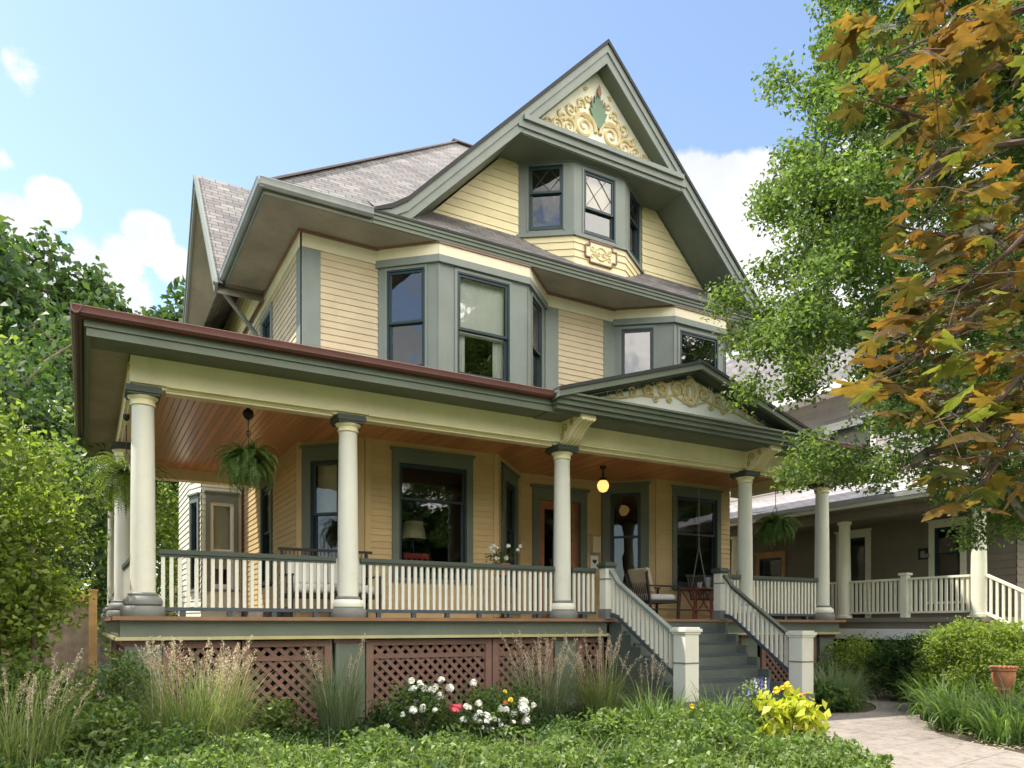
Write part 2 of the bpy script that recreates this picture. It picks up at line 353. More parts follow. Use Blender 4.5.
def window(parent, fc, u0, u1, z0, z1, zm, cas='grey_green', cw=.05, ch=.05, glass='glass', blind=0, proud=.03, sill=True, label=None, lead=False, curtain=False, bmat='blind', smat='sash'):
    """u0..z1 is the clear opening; casing lies round it"""
    c = MB()
    c.fbox(fc, u0 - cw, u0, -.02, proud, z0 - .02, z1); c.fbox(fc, u1, u1 + cw, -.02, proud, z0 - .02, z1)
    c.fbox(fc, u0 - cw, u1 + cw, -.02, proud, z1, z1 + ch)
    if ch > .12: c.fbox(fc, u0 - cw - .03, u1 + cw + .03, -.02, proud + .035, z1 + ch, z1 + ch + .04)
    if sill: c.fbox(fc, u0 - cw - .02, u1 + cw + .02, -.02, proud + .04, z0 - .07, z0 - .02)
    win = c.build('window', cas, parent)
    if label: win['label'] = label
    s = MB()
    ring(s, fc, u0, u1, z0, z1, .028, -.10, .012)
    ring(s, fc, u0 + .028, u1 - .028, zm - .02, z1 - .028, .042, -.045, -.008)
    ring(s, fc, u0 + .028, u1 - .028, z0 + .028, zm + .022, .045, -.085, -.048, tb=.07)
    s.build('sash', smat, win)
    g = MB()
    g.quad(fc.pt(u0 + .06, -.027, zm), fc.pt(u1 - .06, -.027, zm), fc.pt(u1 - .06, -.027, z1 - .06), fc.pt(u0 + .06, -.027, z1 - .06))
    g.quad(fc.pt(u0 + .06, -.067, z0 + .09), fc.pt(u1 - .06, -.067, z0 + .09), fc.pt(u1 - .06, -.067, zm), fc.pt(u0 + .06, -.067, zm))
    g.build('pane', glass, win)
    if blind:
        b = MB(); zb = z1 - (z1 - z0) * blind
        b.fbox(fc, u0 + .03, u1 - .03, -.165, -.155, zb, z1 - .02); b.fbox(fc, u0 + .03, u1 - .03, -.17, -.15, zb - .03, zb)
        b.build('roller_blind', bmat, win)
    if curtain:
        b = MB(); n = 14
        for (ua, ub) in ((u0 + .03, u0 + .03 + (u1 - u0) * .2), (u1 - .03 - (u1 - u0) * .2, u1 - .03)):
            for i in range(n):
                t0, t1 = ua + (ub - ua) * i / n, ua + (ub - ua) * (i + 1) / n
                w0, w1 = -.2 + .02 * math.sin(i * 1.9), -.2 + .02 * math.sin((i + 1) * 1.9)
                b.quad(fc.pt(t0, w0, z0), fc.pt(t1, w1, z0), fc.pt(t1, w1, z1), fc.pt(t0, w0, z1))
        b.build('curtain', 'blind', win)
    if lead:
        l = MB(); ua, ub, za, zb = u0 + .06, u1 - .06, zm + .02, z1 - .06
        k = 3
        for i in range(-k, k + 1):
            for sg in (1, -1):
                pts = []
                for t in (0, 1):
                    pass
                w = (ub - ua) / 1.6; x0 = ua + i * w
                a = (x0, za); b2 = (x0 + (zb - za) * sg * .8, zb)
                # clip to opening
                ts = [0, 1]
                dx = b2[0] - a[0]
                t0, t1 = 0.0, 1.0
                if abs(dx) > 1e-6:
                    q = sorted([(ua - a[0]) / dx, (ub - a[0]) / dx]); t0, t1 = max(0, q[0]), min(1, q[1])
                if t1 - t0 > .08:
                    l.bar(fc.pt(a[0] + dx * t0, -.02, za + (zb - za) * t0), fc.pt(a[0] + dx * t1, -.02, za + (zb - za) * t1), 0.009, .009)
        l.build('leading', 'iron', win)
    return win
def spiral(cx, cz, r0, turns, a0, sgn=1, shrink=.12, n=26):
    return [(cx + (r0 * (1 - (1 - shrink) * i / n)) * math.cos(a0 + sgn * turns * 2 * math.pi * i / n),
             cz + (r0 * (1 - (1 - shrink) * i / n)) * math.sin(a0 + sgn * turns * 2 * math.pi * i / n)) for i in range(n + 1)]
# ------------------------------------------------------------------ camera, light, sky
YAW = R(29.48); SN, CS = math.sin(YAW), math.cos(YAW)
cam = bpy.data.cameras.new('camera'); co = bpy.data.objects.new('camera', cam); COL.objects.link(co)
co.location = (0, 0, 1.0); co.rotation_euler = (R(90), 0, -YAW)
cam.sensor_width = 36; cam.lens = 36 * 757 / 1024; cam.shift_y = 241 / 1024; cam.clip_start = .05; cam.clip_end = 3000
SC.camera = co
SC.view_settings.view_transform = 'Standard'; SC.view_settings.look = 'None'; SC.view_settings.gamma = 1
SC.view_settings.exposure = EXPOSURE
SUN = Vector((-.52, .34, 1.0)).normalized()
sl = bpy.data.lights.new('sun', 'SUN'); so = bpy.data.objects.new('sun', sl); COL.objects.link(so)
sl.energy = SUN_E; sl.angle = R(.5); sl.color = (1, .94, .84)
so.rotation_euler = SUN.to_track_quat('Z', 'Y').to_euler(); so.location = (-20, 20, 40)
W = bpy.data.worlds.new('World'); SC.world = W; W.use_nodes = True
nt = W.node_tree; L = nt.links; bg = nt.nodes['Background']; bg.inputs['Strength'].default_value = SKY_E
sky = N(nt, 'ShaderNodeTexSky'); sky.sky_type = 'NISHITA'; sky.sun_disc = False
sky.sun_elevation = math.asin(SUN.z); sky.sun_rotation = math.atan2(SUN.x, SUN.y)
sky.air_density = 1.0; sky.dust_density = .6; sky.ozone_density = 1.6
tc = N(nt, 'ShaderNodeTexCoord')
nm = N(nt, 'ShaderNodeVectorMath', operation='NORMALIZE'); L.new(tc.outputs['Generated'], nm.inputs[0])
def wdir(px, py):
    r = (px - 512) / 757; u = (625 - py) / 757
    return Vector((r * CS + SN, -r * SN + CS, u)).normalized()
# cumulus banks by bearing: (direction, angular radius, strength)
BANKS = [(wdir(52, 203), .030, 1.0), (wdir(15, 226), .036, .92), (wdir(30, 250), .045, .85), (wdir(150, 240), .034, 1.0), (wdir(122, 258), .032, .9), (wdir(172, 262), .028, .9), (Vector((-.80, -.42, .47)).normalized(), .06, 1), (wdir(90, 300), .08, .85), (wdir(15, 300), .08, .8),
         (wdir(18, 66), .034, .42), (wdir(0, 160), .02, .5), (wdir(725, 225), .075, 1.15), (wdir(690, 205), .06, 1.1), (wdir(770, 205), .06, 1.05), (wdir(730, 300), .11, 1.1), (wdir(770, 260), .1, 1.1), (wdir(960, 230), .2, .9),
         (Vector((-.80, -.30, .55)).normalized(), .2, .9), (Vector((-.55, -.60, .55)).normalized(), .15, .9), (Vector((-.84, -.40, .34)).normalized(), .04, .9), (Vector((-.95, .1, .45)).normalized(), .2, .9)]
acc = None
for d, rad, st in BANKS:
    ds = N(nt, 'ShaderNodeVectorMath', operation='DISTANCE'); L.new(nm.outputs[0], ds.inputs[0]); ds.inputs[1].default_value = d
    mr = N(nt, 'ShaderNodeMapRange'); mr.inputs['From Min'].default_value = rad * 1.25; mr.inputs['From Max'].default_value = rad * .25
    mr.inputs['To Min'].default_value = 0; mr.inputs['To Max'].default_value = st; L.new(ds.outputs['Value'], mr.inputs['Value'])
    if acc is None: acc = mr.outputs['Result']
    else:
        mm = N(nt, 'ShaderNodeMath', operation='MAXIMUM'); L.new(acc, mm.inputs[0]); L.new(mr.outputs['Result'], mm.inputs[1]); acc = mm.outputs[0]
cn = N(nt, 'ShaderNodeTexNoise'); cn.inputs['Scale'].default_value = 20; cn.inputs['Detail'].default_value = 12; cn.inputs['Roughness'].default_value = .62; L.new(nm.outputs[0], cn.inputs['Vector'])
sm = N(nt, 'ShaderNodeMath', operation='MULTIPLY_ADD'); sm.inputs[1].default_value = .95; L.new(cn.outputs['Fac'], sm.inputs[0]); L.new(acc, sm.inputs[2])
cr = ramp(nt, [(.80, (0, 0, 0)), (.86, (.25, .25, .25)), (.97, (1, 1, 1))], 'LINEAR'); L.new(sm.outputs[0], cr.inputs['Fac'])
sky_k = N(nt, 'ShaderNodeMixRGB', blend_type='MULTIPLY'); sky_k.inputs['Fac'].default_value = 1; L.new(sky.outputs['Color'], sky_k.inputs['Color1']); sky_k.inputs['Color2'].default_value = (*SKY_TINT, 1)
cm = N(nt, 'ShaderNodeMixRGB'); L.new(cr.outputs['Color'], cm.inputs['Fac']); L.new(sky_k.outputs['Color'], cm.inputs['Color1'])
cv = N(nt, 'ShaderNodeTexNoise'); cv.inputs['Scale'].default_value = 9; cv.inputs['Detail'].default_value = 7; L.new(nm.outputs[0], cv.inputs['Vector'])
cvr = ramp(nt, [(.3, (CLOUD * .74, CLOUD * .78, CLOUD * .84)), (.62, (CLOUD, CLOUD, CLOUD))]); L.new(cv.outputs['Fac'], cvr.inputs['Fac']); L.new(cvr.outputs['Color'], cm.inputs['Color2'])
# bright cloud deck added out of view behind the camera, as fill for the facade
dt_ = N(nt, 'ShaderNodeVectorMath', operation='DOT_PRODUCT'); L.new(nm.outputs[0], dt_.inputs[0]); dt_.inputs[1].default_value = Vector((.50, -.80, .33)).normalized()
bn = N(nt, 'ShaderNodeTexNoise'); bn.inputs['Scale'].default_value = 4; bn.inputs['Detail'].default_value = 8; bn.inputs['Roughness'].default_value = .6; L.new(nm.outputs[0], bn.inputs['Vector'])
bs = N(nt, 'ShaderNodeMath', operation='MULTIPLY_ADD'); bs.inputs[1].default_value = .9; L.new(bn.outputs['Fac'], bs.inputs[0]); L.new(dt_.outputs['Value'], bs.inputs[2])
br2 = ramp(nt, [(.72, (0, 0, 0)), (1.0, (1, 1, 1))], 'EASE'); L.new(bs.outputs[0], br2.inputs['Fac'])
cm2 = N(nt, 'ShaderNodeMixRGB'); L.new(br2.outputs['Color'], cm2.inputs['Fac']); L.new(cm.outputs['Color'], cm2.inputs['Color1']); cm2.inputs['Color2'].default_value = (BACK, BACK * .96, BACK * .90, 1)
L.new(cm2.outputs['Color'], bg.inputs['Color'])

# ------------------------------------------------------------------ ground and path
def gz(x, y):
    """lawn falls gently from the house towards the street"""
    t = max(0.0, min(1.0, (8.0 - y) / 9.0)); return -.42 - .12 * t * t * (3 - 2 * t)
m, nt, b = newmat('soil'); L = nt.links
tcg = N(nt, 'ShaderNodeTexCoord'); n1 = N(nt, 'ShaderNodeTexNoise'); n1.inputs['Scale'].default_value = 9; n1.inputs['Detail'].default_value = 10; n1.inputs['Roughness'].default_value = .75
L.new(tcg.outputs['Object'], n1.inputs['Vector']); r1 = ramp(nt, [(.3, (.045, .032, .022)), (.55, (.10, .075, .052)), (.75, (.19, .15, .11))]); L.new(n1.outputs['Fac'], r1.inputs['Fac'])
L.new(r1.outputs['Color'], b.inputs['Base Color']); b.inputs['Roughness'].default_value = .95
bp = N(nt, 'ShaderNodeBump'); bp.inputs['Strength'].default_value = 1; bp.inputs['Distance'].default_value = .04; L.new(n1.outputs['Fac'], bp.inputs['Height']); L.new(bp.outputs['Normal'], b.inputs['Normal'])
MATS['soil'] = m
m, nt, b = newmat('concrete'); L = nt.links
tcg = N(nt, 'ShaderNodeTexCoord'); n1 = N(nt, 'ShaderNodeTexNoise'); n1.inputs['Scale'].default_value = 2.2; n1.inputs['Detail'].default_value = 9; n1.inputs['Roughness'].default_value = .7
L.new(tcg.outputs['Object'], n1.inputs['Vector']); r1 = ramp(nt, [(.3, (.215, .185, .16)), (.6, (.285, .25, .218)), (.8, (.34, .305, .27))]); L.new(n1.outputs['Fac'], r1.inputs['Fac'])
n2 = N(nt, 'ShaderNodeTexNoise'); n2.inputs['Scale'].default_value = 140; n2.inputs['Detail'].default_value = 2; L.new(tcg.outputs['Object'], n2.inputs['Vector'])
r2 = ramp(nt, [(.3, (.82, .82, .82)), (.7, (1.1, 1.1, 1.1))]); L.new(n2.outputs['Fac'], r2.inputs['Fac'])
mx = N(nt, 'ShaderNodeMixRGB', blend_type='MULTIPLY'); mx.inputs['Fac'].default_value = 1; L.new(r1.outputs['Color'], mx.inputs['Color1']); L.new(r2.outputs['Color'], mx.inputs['Color2'])
vo = N(nt, 'ShaderNodeTexVoronoi', feature='DISTANCE_TO_EDGE'); vo.inputs['Scale'].default_value = .3
wd_ = N(nt, 'ShaderNodeTexNoise'); wd_.inputs['Scale'].default_value = 3; wd_.inputs['Detail'].default_value = 6; L.new(tcg.outputs['Object'], wd_.inputs['Vector'])
wa = N(nt, 'ShaderNodeMixRGB', blend_type='ADD'); wa.inputs['Fac'].default_value = .35; L.new(tcg.outputs['Object'], wa.inputs['Color1']); L.new(wd_.outputs['Color'], wa.inputs['Color2']); L.new(wa.outputs['Color'], vo.inputs['Vector'])
rv = ramp(nt, [(0, (.72, .7, .67)), (.003, (.85, .84, .82)), (.006, (1, 1, 1))]); L.new(vo.outputs['Distance'], rv.inputs['Fac'])
n4 = N(nt, 'ShaderNodeTexNoise'); n4.inputs['Scale'].default_value = 7; n4.inputs['Detail'].default_value = 10; n4.inputs['Roughness'].default_value = .75; L.new(tcg.outputs['Object'], n4.inputs['Vector'])
r4 = ramp(nt, [(.36, (.62, .6, .56)), (.5, (1, 1, 1))]); L.new(n4.outputs['Fac'], r4.inputs['Fac'])
m4 = N(nt, 'ShaderNodeMixRGB', blend_type='MULTIPLY'); m4.inputs['Fac'].default_value = 1; L.new(mx.outputs['Color'], m4.inputs['Color1']); L.new(r4.outputs['Color'], m4.inputs['Color2'])
m5 = N(nt, 'ShaderNodeMixRGB', blend_type='MULTIPLY'); m5.inputs['Fac'].default_value = 1; L.new(m4.outputs['Color'], m5.inputs['Color1']); L.new(rv.outputs['Color'], m5.inputs['Color2'])
L.new(m5.outputs['Color'], b.inputs['Base Color']); b.inputs['Roughness'].default_value = .9
bp = N(nt, 'ShaderNodeBump'); bp.inputs['Strength'].default_value = .5; bp.inputs['Distance'].default_value = .004; L.new(n2.outputs['Fac'], bp.inputs['Height']); L.new(bp.outputs['Normal'], b.inputs['Normal'])
MATS['concrete'] = m
m, nt, b = newmat('lawn'); L = nt.links
tcg = N(nt, 'ShaderNodeTexCoord'); n1 = N(nt, 'ShaderNodeTexNoise'); n1.inputs['Scale'].default_value = 3; n1.inputs['Detail'].default_value = 10; n1.inputs['Roughness'].default_value = .75
L.new(tcg.outputs['Object'], n1.inputs['Vector']); r1 = ramp(nt, [(.3, (.035, .065, .018)), (.7, (.085, .14, .035))]); L.new(n1.outputs['Fac'], r1.inputs['Fac'])
L.new(r1.outputs['Color'], b.inputs['Base Color']); b.inputs['Roughness'].default_value = .95; MATS['lawn'] = m

g = MB(); xs = [-400, -60, -20] + [x * 1.0 for x in range(-12, 27, 2)] + [40, 80, 400]; ys = [-400, -80, -20, -8, -4, -1, 0, 1, 2, 3, 4, 5, 6, 7, 8, 10, 14, 20, 40, 120, 600]
for i in range(len(xs) - 1):
    for j in range(len(ys) - 1):
        a, b2, c, d = xs[i], xs[i + 1], ys[j], ys[j + 1]
        g.quad((a, c, gz(a, c)), (b2, c, gz(b2, c)), (b2, d, gz(b2, d)), (a, d, gz(a, d)))
tag(g.build('ground', 'lawn', smooth=True), kind='structure')
g = MB()
def patch(mb, x0, x1, y0, y1, dz, n=1.0):
    nx = max(1, int((x1 - x0) / n)); ny = max(1, int((y1 - y0) / n))
    for i in range(nx):
        for j in range(ny):
            a, b2 = x0 + (x1 - x0) * i / nx, x0 + (x1 - x0) * (i + 1) / nx; c, d = y0 + (y1 - y0) * j / ny, y0 + (y1 - y0) * (j + 1) / ny
            mb.quad((a, c, gz(a, c) + dz), (b2, c, gz(b2, c) + dz), (b2, d, gz(b2, d) + dz), (a, d, gz(a, d) + dz))
patch(g, -9, 20, 2, 20, .006)
tag(g.build('planting_bed', 'soil', smooth=True), kind='structure')
# path: from the foot of the steps, bending to the front right, with a branch round the right side of the house
def slab(mb, pts, t=.05):
    top = [(x, y, gz(x, y) + .03) for x, y in pts]
    mb.prism([(x, y, z - t) for x, y, z in top], (0, 0, t))
def smooth(pts, k=5):
    P = [Vector((*p, 0)) for p in pts]; P = [P[0] * 2 - P[1]] + P + [P[-1] * 2 - P[-2]]; out = []
    for a, b, c, d in zip(P[:-3], P[1:-2], P[2:-1], P[3:]):
        for q in range(k):
            t = q / k; out.append(.5 * ((2 * b) + (c - a) * t + (2 * a - 5 * b + 4 * c - d) * t * t + (3 * b - a - 3 * c + d) * t ** 3))
    return [(p.x, p.y) for p in out + [P[-2]]]
pm = MB()
def walk(left, right, joint=4):
    Lf, Rt = smooth(left), smooth(right); n = min(len(Lf), len(Rt))
    def pz(p, dz=.03): return (p[0], p[1], gz(*p) + dz)
    def mix(p, q, t): return (p[0] + (q[0] - p[0]) * t, p[1] + (q[1] - p[1]) * t)
    i = 0
    while i < n - 1:
        e = min(n - 1, i + joint); rows = list(range(i, e + 1))
        A = [Lf[k] for k in rows]; B = [Rt[k] for k in rows]
        A[0], B[0] = mix(A[0], A[1], .014), mix(B[0], B[1], .014); A[-1], B[-1] = mix(A[-1], A[-2], .014), mix(B[-1], B[-2], .014)
        for k in range(len(rows) - 1): pm.quad(pz(A[k]), pz(A[k + 1]), pz(B[k + 1]), pz(B[k]))
        loop = A + B[::-1]
        for p, q in zip(loop, loop[1:] + loop[:1]): pm.quad(pz(p, -.06), pz(q, -.06), pz(q), pz(p))
        i = e
walk([(7.3, 8.12), (7.25, 7.3), (7.15, 6.4), (6.95, 5.5), (6.6, 4.3), (5.9, 2.5), (5.0, 0), (4.4, -2)], [(10.0, 8.12), (10.95, 7.55), (10.75, 6.75), (9.65, 5.85), (9.15, 4.7), (8.3, 2.5), (7.3, 0), (6.7, -2)])
walk([(10.72, 7.68), (11.5, 8.0), (12.3, 8.75), (13.0, 10.2), (13.4, 14)], [(10.84, 6.84), (12.0, 7.35), (12.9, 8.2), (13.7, 10.0), (14.0, 14)])
tag(pm.build('path', 'concrete'), kind='structure')

# ------------------------------------------------------------------ the house
H = empty('victorian_house', (3.1, 12.5, -.42), 'large yellow clapboard house with green trim, steep ornamented front gable and deep columned porch', 'house')
def hb(mb, name, mat, parent=H, **k): return mb.build(name, mat, parent, **k)

ZC = 4.05      # porch ceiling
# --- upper walls
SIDE = Fc((3.1, 20.6), (3.1, 12.5)); FRONT = Fc((3.1, 12.5), (12.5, 12.5)); RIGHT = Fc((12.5, 12.5), (12.5, 21.5)); BACK = Fc((12.5, 21.5), (3.1, 21.5))
BL = [(4.41, 12.5), (5.22, 11.75), (6.97, 11.75), (7.80, 12.5)]
BR = [(9.47, 12.5), (10.42, 11.75), (11.8, 11.75), (12.5, 12.4)]
w = MB()
for fc_, u0_, u1_, z0_, kw_ in ((FRONT, .31, 1.31, 4.95, {}), (FRONT, 5.0, 6.1, 4.95, {}), (SIDE, 3.0, 7.85, 4.95, dict(holes=[(5.0, 6.0, 5.35, 7.0)])), (RIGHT, 0, 9, 1.0, dict(h=.2)), (BACK, 0, 9.4, 1.0, dict(h=.2))):
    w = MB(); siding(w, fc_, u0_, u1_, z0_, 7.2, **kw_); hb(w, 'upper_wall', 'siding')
cb = MB()
cb.fbox(FRONT, -.024, .31, .001, .024, 4.95, 7.2); cb.fbox(SIDE, 7.85, 8.124, .001, .022, 4.95, 7.2)
hb(cb, 'corner_board', 'grey_green')
for a_, b_ in ((4.70, 5.0), (6.1, 6.37)): cb = MB(); cb.fbox(FRONT, a_, b_, .001, .024, 4.95, 7.2); hb(cb, 'bay_side_board', 'grey_green')
def along(name, mat, segs):
    q = MB()
    for fc_, *a_ in segs: q.fbox(fc_, *a_)
    return hb(q, name, mat)
along('frieze', 'frieze_cream', [(FRONT, -.03, 1.32, .0, .035, 7.2, 7.47), (SIDE, 3.0, 8.135, .0, .034, 7.2, 7.47)]); along('frieze', 'frieze_cream', [(FRONT, 4.68, 6.39, .0, .035, 7.2, 7.47)])
along('eave_moulding', 'terracotta_trim', [(FRONT, -.05, 1.32, .035, .065, 7.42, 7.468), (SIDE, 3.0, 8.13, .034, .064, 7.42, 7.468)]); along('eave_moulding', 'terracotta_trim', [(FRONT, 4.68, 6.39, .035, .065, 7.42, 7.468)])
for pts in (BL, BR):
    FS = [Fc(a, b2) for a, b2 in zip(pts[:-1], pts[1:])]
    along('bay_frieze', 'frieze_cream', [(f, -.012, f.L + .012, -.05, .045, 7.25, 7.47) for f in FS]); along('bay_head_trim', 'grey_green', [(f, -.02, f.L + .02, -.05, .06, 7.13, 7.25) for f in FS])
    along('eave_moulding', 'terracotta_trim', [(f, -.02, f.L + .02, .045, .07, 7.435, 7.468) for f in FS])
# --- second-floor bays
def bay(pts, wins, z0, z1, name='bay_window', mat='grey_green'):
    for i, (a, b2) in enumerate(zip(pts[:-1], pts[1:])):
        f = Fc(a, b2); p = MB(); hs = [wn[:4] for wn in wins if wn[6] == i]
        panel(p, f, 0, f.L, z0, z1, hs)
        p.fbox(f, -.012, .012, .0, .012, z0, z1)
        hb(p, name, mat)
        for (u0, u1, za, zb, zm, kw, k) in wins:
            if k == i: window(H, f, u0, u1, za, zb, zm, cw=.045, ch=.045, proud=.018, **kw)
bay(BL, [(.17, .86, 5.35, 7.08, 6.18, dict(), 0), (.34, 1.37, 5.27, 7.06, 6.10, dict(blind=.55, curtain=True, label='wide sash window with a lowered white blind'), 1), (.24, .88, 5.3, 7.06, 6.15, dict(blind=.45), 2)], 4.95, 7.14)
bay(BR, [(.15, .80, 5.30, 7.06, 5.92, dict(), 0), (.14, 1.20, 5.30, 7.02, 6.0, dict(), 1), (.2, .75, 5.3, 7.0, 6.0, dict(), 2)], 4.95, 7.14)
window(H, SIDE, 5.1, 5.9, 5.45, 6.95, 6.2, cw=.11, ch=.12, proud=.045, blind=.9)
# --- eaves
so_ = MB()
so_.box(2.36, 13.25, 11.69, 12.6, 7.47, 7.50); so_.box(2.36, 3.2, 12.6, 15.6, 7.47, 7.50); so_.box(12.4, 13.25, 12.6, 21.8, 7.47, 7.5)
hb(so_, 'eave_soffit', 'soffit')
gu = MB()
def halfgutter(mb, a, b2, r, out):
    """open half-round trough along a-b, bulging to 'out'"""
    a = Vector(a); b2 = Vector(b2); o = Vector(out)
    prof = [(-.15, .0), (.0, -.5), (.25, -.9), (.62, -1.0), (.95, -.72), (1.0, -.1), (1.06, .0), (1.0, .1), (.86, .03), (.8, -.55), (.55, -.8), (.25, -.7), (.05, -.35), (-.05, .0)]
    P = [o * (x * r) + Vector((0, 0, y * r)) for x, y in prof]; n = len(P); vs = [a + p for p in P] + [b2 + p for p in P]
    mb.add(vs, [(i, (i + 1) % n, n + (i + 1) % n, n + i) for i in range(n)] + [tuple(range(n)), tuple(range(2 * n - 1, n - 1, -1))])
halfgutter(gu, (2.26, 11.70, 7.64), (4.02, 11.70, 7.64), .13, (0, -1, 0))
halfgutter(gu, (2.36, 11.60, 7.64), (2.36, 15.45, 7.64), .13, (-1, 0, 0))
gu.box(3.3, 3.55, 11.60, 11.70, 7.63, 7.69)
hb(gu, 'gutter', 'galvanised', smooth=True)
ef = MB(); ef.box(2.34, 4.03, 11.695, 11.73, 7.46, 7.62); ef.box(2.335, 2.37, 11.73, 15.6, 7.46, 7.62)
hb(ef, 'eave_fascia', 'grey_green')
dp = MB()
dp.tube([(2.30, 15.38, 7.56), (2.30, 15.38, 7.46), (2.38, 15.42, 7.36), (2.98, 15.75, 6.86), (3.04, 15.78, 6.78), (3.04, 15.78, 4.9)], .045, n=10)
hb(dp, 'downspout', 'galvanised', smooth=True)
# --- main roof (hipped) and side cross gable
def roofslab(mb, pts, uvs, t=.09):
    mb.poly(pts, uvs)
rf = MB()
def slope(mb, pts, o, ud, vd):
    o = Vector(o); ud = Vector(ud).normalized(); vd = Vector(vd).normalized()
    mb.poly(pts, [((Vector(p) - o).dot(ud), (Vector(p) - o).dot(vd)) for p in pts])
PK = (8.26, 17.65, 13.4); PK2 = (9.6, 17.65, 13.4)
slope(rf, [(2.31, 11.70, 7.63), (13.3, 11.70, 7.63), PK2, PK], (2.3, 11.7, 7.6), (1, 0, 0), (0, 1, .975))
slope(rf, [(2.31, 23.6, 7.63), (2.31, 11.70, 7.63), PK], (2.3, 23, 7.6), (0, -1, 0), (1, 0, .975))
slope(rf, [(13.3, 11.70, 7.63), (13.3, 23.6, 7.63), PK2], (13, 11, 7.6), (0, 1, 0), (-1, 0, 1.3))
slope(rf, [(13.3, 23.6, 7.63), (2.31, 23.6, 7.63), PK, PK2], (13, 23, 7.6), (-1, 0, 0), (0, -1, .975))
hb(rf, 'main_roof', 'roof')
hc = MB(); hc.bar((2.31, 11.7, 7.65), (8.26, 17.65, 13.41), .2, .03); hc.bar((8.2, 17.65, 13.41), (9.6, 17.65, 13.41), .2, .03); hc.bar((13.3, 11.7, 7.65), (9.6, 17.65, 13.41), .2, .03)
hb(hc, 'ridge_cap', 'cap')
sg = MB(); SA = (2.15, 18.1, 11.0); YF, YB = 15.15, 21.05; ZF = 7.46
slope(sg, [(2.15, YF, ZF), (8, YF, ZF), (8, 18.1, 11.0), SA], (2.15, YF, ZF), (1, 0, 0), (0, 1, 1.2))
slope(sg, [(8, YB, ZF), (2.15, YB, ZF), SA, (8, 18.1, 11.0)], (2.15, YB, ZF), (-1, 0, 0), (0, -1, 1.2))
hb(sg, 'side_gable_roof', 'roof')
vb = MB()
for ya, sgn in ((YF, 1), (YB, -1)):
    a = Vector((2.17, ya, ZF - .03)); b2 = Vector((2.17, 18.1, 10.97))
    n = Vector((0, -sgn * 1.2, 1)).normalized()
    for off, wd, hh, x in ((-.11, .05, .22, 2.165), (-.03, .07, .07, 2.145)):
        vb.bar((x, ya, ZF + off), (x, 18.1, 11.0 + off), wd, hh, up=n)
hb(vb, 'side_gable_verge', 'grey_green')
sv = MB()
for ya in (YF, YB):
    sv.quad((2.19, ya, ZF - .2), (3.05, ya, ZF - .2), (3.05, 18.1, 10.8), (2.19, 18.1, 10.8))
hb(sv, 'side_gable_soffit', 'soffit')
sw = MB(); SG = Fc((2.98, 21.0), (2.98, 15.2))
siding(sw, SG, 0, 5.8, 7.3, 10.7, h=.14, left=lambda z: max(0, (z - 7.26) / 1.2), right=lambda z: 5.8 - max(0, (z - 7.26) / 1.2))
hb(sw, 'side_gable_wall', 'gable_siding')
# side bay under the cross gable
SB = [(2.98, 21.0), (2.05, 20.3), (2.05, 18.2), (2.22, 17.6), (3.05, 17.6)]
sb = MB()
for i, (a, b2) in enumerate(zip(SB[:-1], SB[1:])):
    f = Fc(a, b2); siding(sb, f, 0, f.L, .1, 7.4, h=.13, holes=[(.14, .69, 1.75, 3.72), (.14, .69, 5.2, 6.9)] if i == 3 else ([(.12, .5, 1.75, 3.72)] if i == 2 else []), out=.022)
hb(sb, 'side_bay_wall', 'pale_cream')  # same house siding; paler colour here puts the sunlight into the paint
f = Fc(SB[3], SB[4]); window(H, f, .17, .66, 1.8, 3.68, 2.64, cas='grey_green', cw=.09, ch=.20, proud=.05, blind=.75, smat='white')
window(H, f, .17, .66, 5.2, 6.9, 6.0, cas='grey_green', cw=.09, ch=.14, proud=.05)
window(H, Fc(SB[2], SB[3]), .14, .48, 1.8, 3.68, 2.64, cas='grey_green', cw=.07, ch=.16, proud=.05)
x = MB(); x.box(3.04, 3.10, 17.55, 17.6, .2, 4.0); hb(x, 'corner_board', 'maroon')

# --- front gable
GX = 8.68; APEX = 12.11; YG = 11.66
RK = [(4.01, 7.64), (4.35, 7.80), (4.63, 7.995), (GX, APEX)]
RKR = [(2 * GX - x, z) for x, z in RK]
gr = MB()
for rk, sgn in ((RK, 1), (RKR, -1)):
    s_ = 0
    for (xa, za), (xb, zb) in zip(rk[:-1], rk[1:]):
        dl = math.hypot(xb - xa, zb - za)
        q = [(xa, YG - .04, za), (xb, YG - .04, zb), (xb, 17.2, zb), (xa, 17.2, za)]
        uv = [(0, s_), (0, s_ + dl), (5.5, s_ + dl), (5.5, s_)]
        gr.poly(q if sgn > 0 else q[::-1], uv if sgn > 0 else uv[::-1]); s_ += dl
hb(gr, 'gable_roof', 'roof')
ge = MB(); rk_o = MB(); rk_m = MB(); rs = MB()
def rakestrip(mb, y0, y1, d0, d1):
    """board following both rakes, from d0 to d1 below the roof line"""
    for rk, sgn in ((RK, 1), (RKR, -1)):
        for (xa, za), (xb, zb) in zip(rk[:-1], rk[1:]):
            fl_ = 7.63; a1, b1, a0, b0 = max(za - d1, min(za - .01, fl_)), max(zb - d1, fl_), max(za - d0, min(za - .005, fl_ + .006)), max(zb - d0, fl_ + .006)
            if b0 - b1 < .004 and a0 - a1 < .004: continue
            v = [(xa, y0, a1), (xb, y0, b1), (xb, y1, b1), (xa, y1, a1), (xa, y0, a0), (xb, y0, b0), (xb, y1, b0), (xa, y1, a0)]
            if sgn < 0: v = [v[1], v[0], v[3], v[2], v[5], v[4], v[7], v[6]]
            mb.hexa(v)
rakestrip(ge, YG - .045, YG + .9, -.035, .045); hb(ge, 'roof_edge', 'roof_edge')
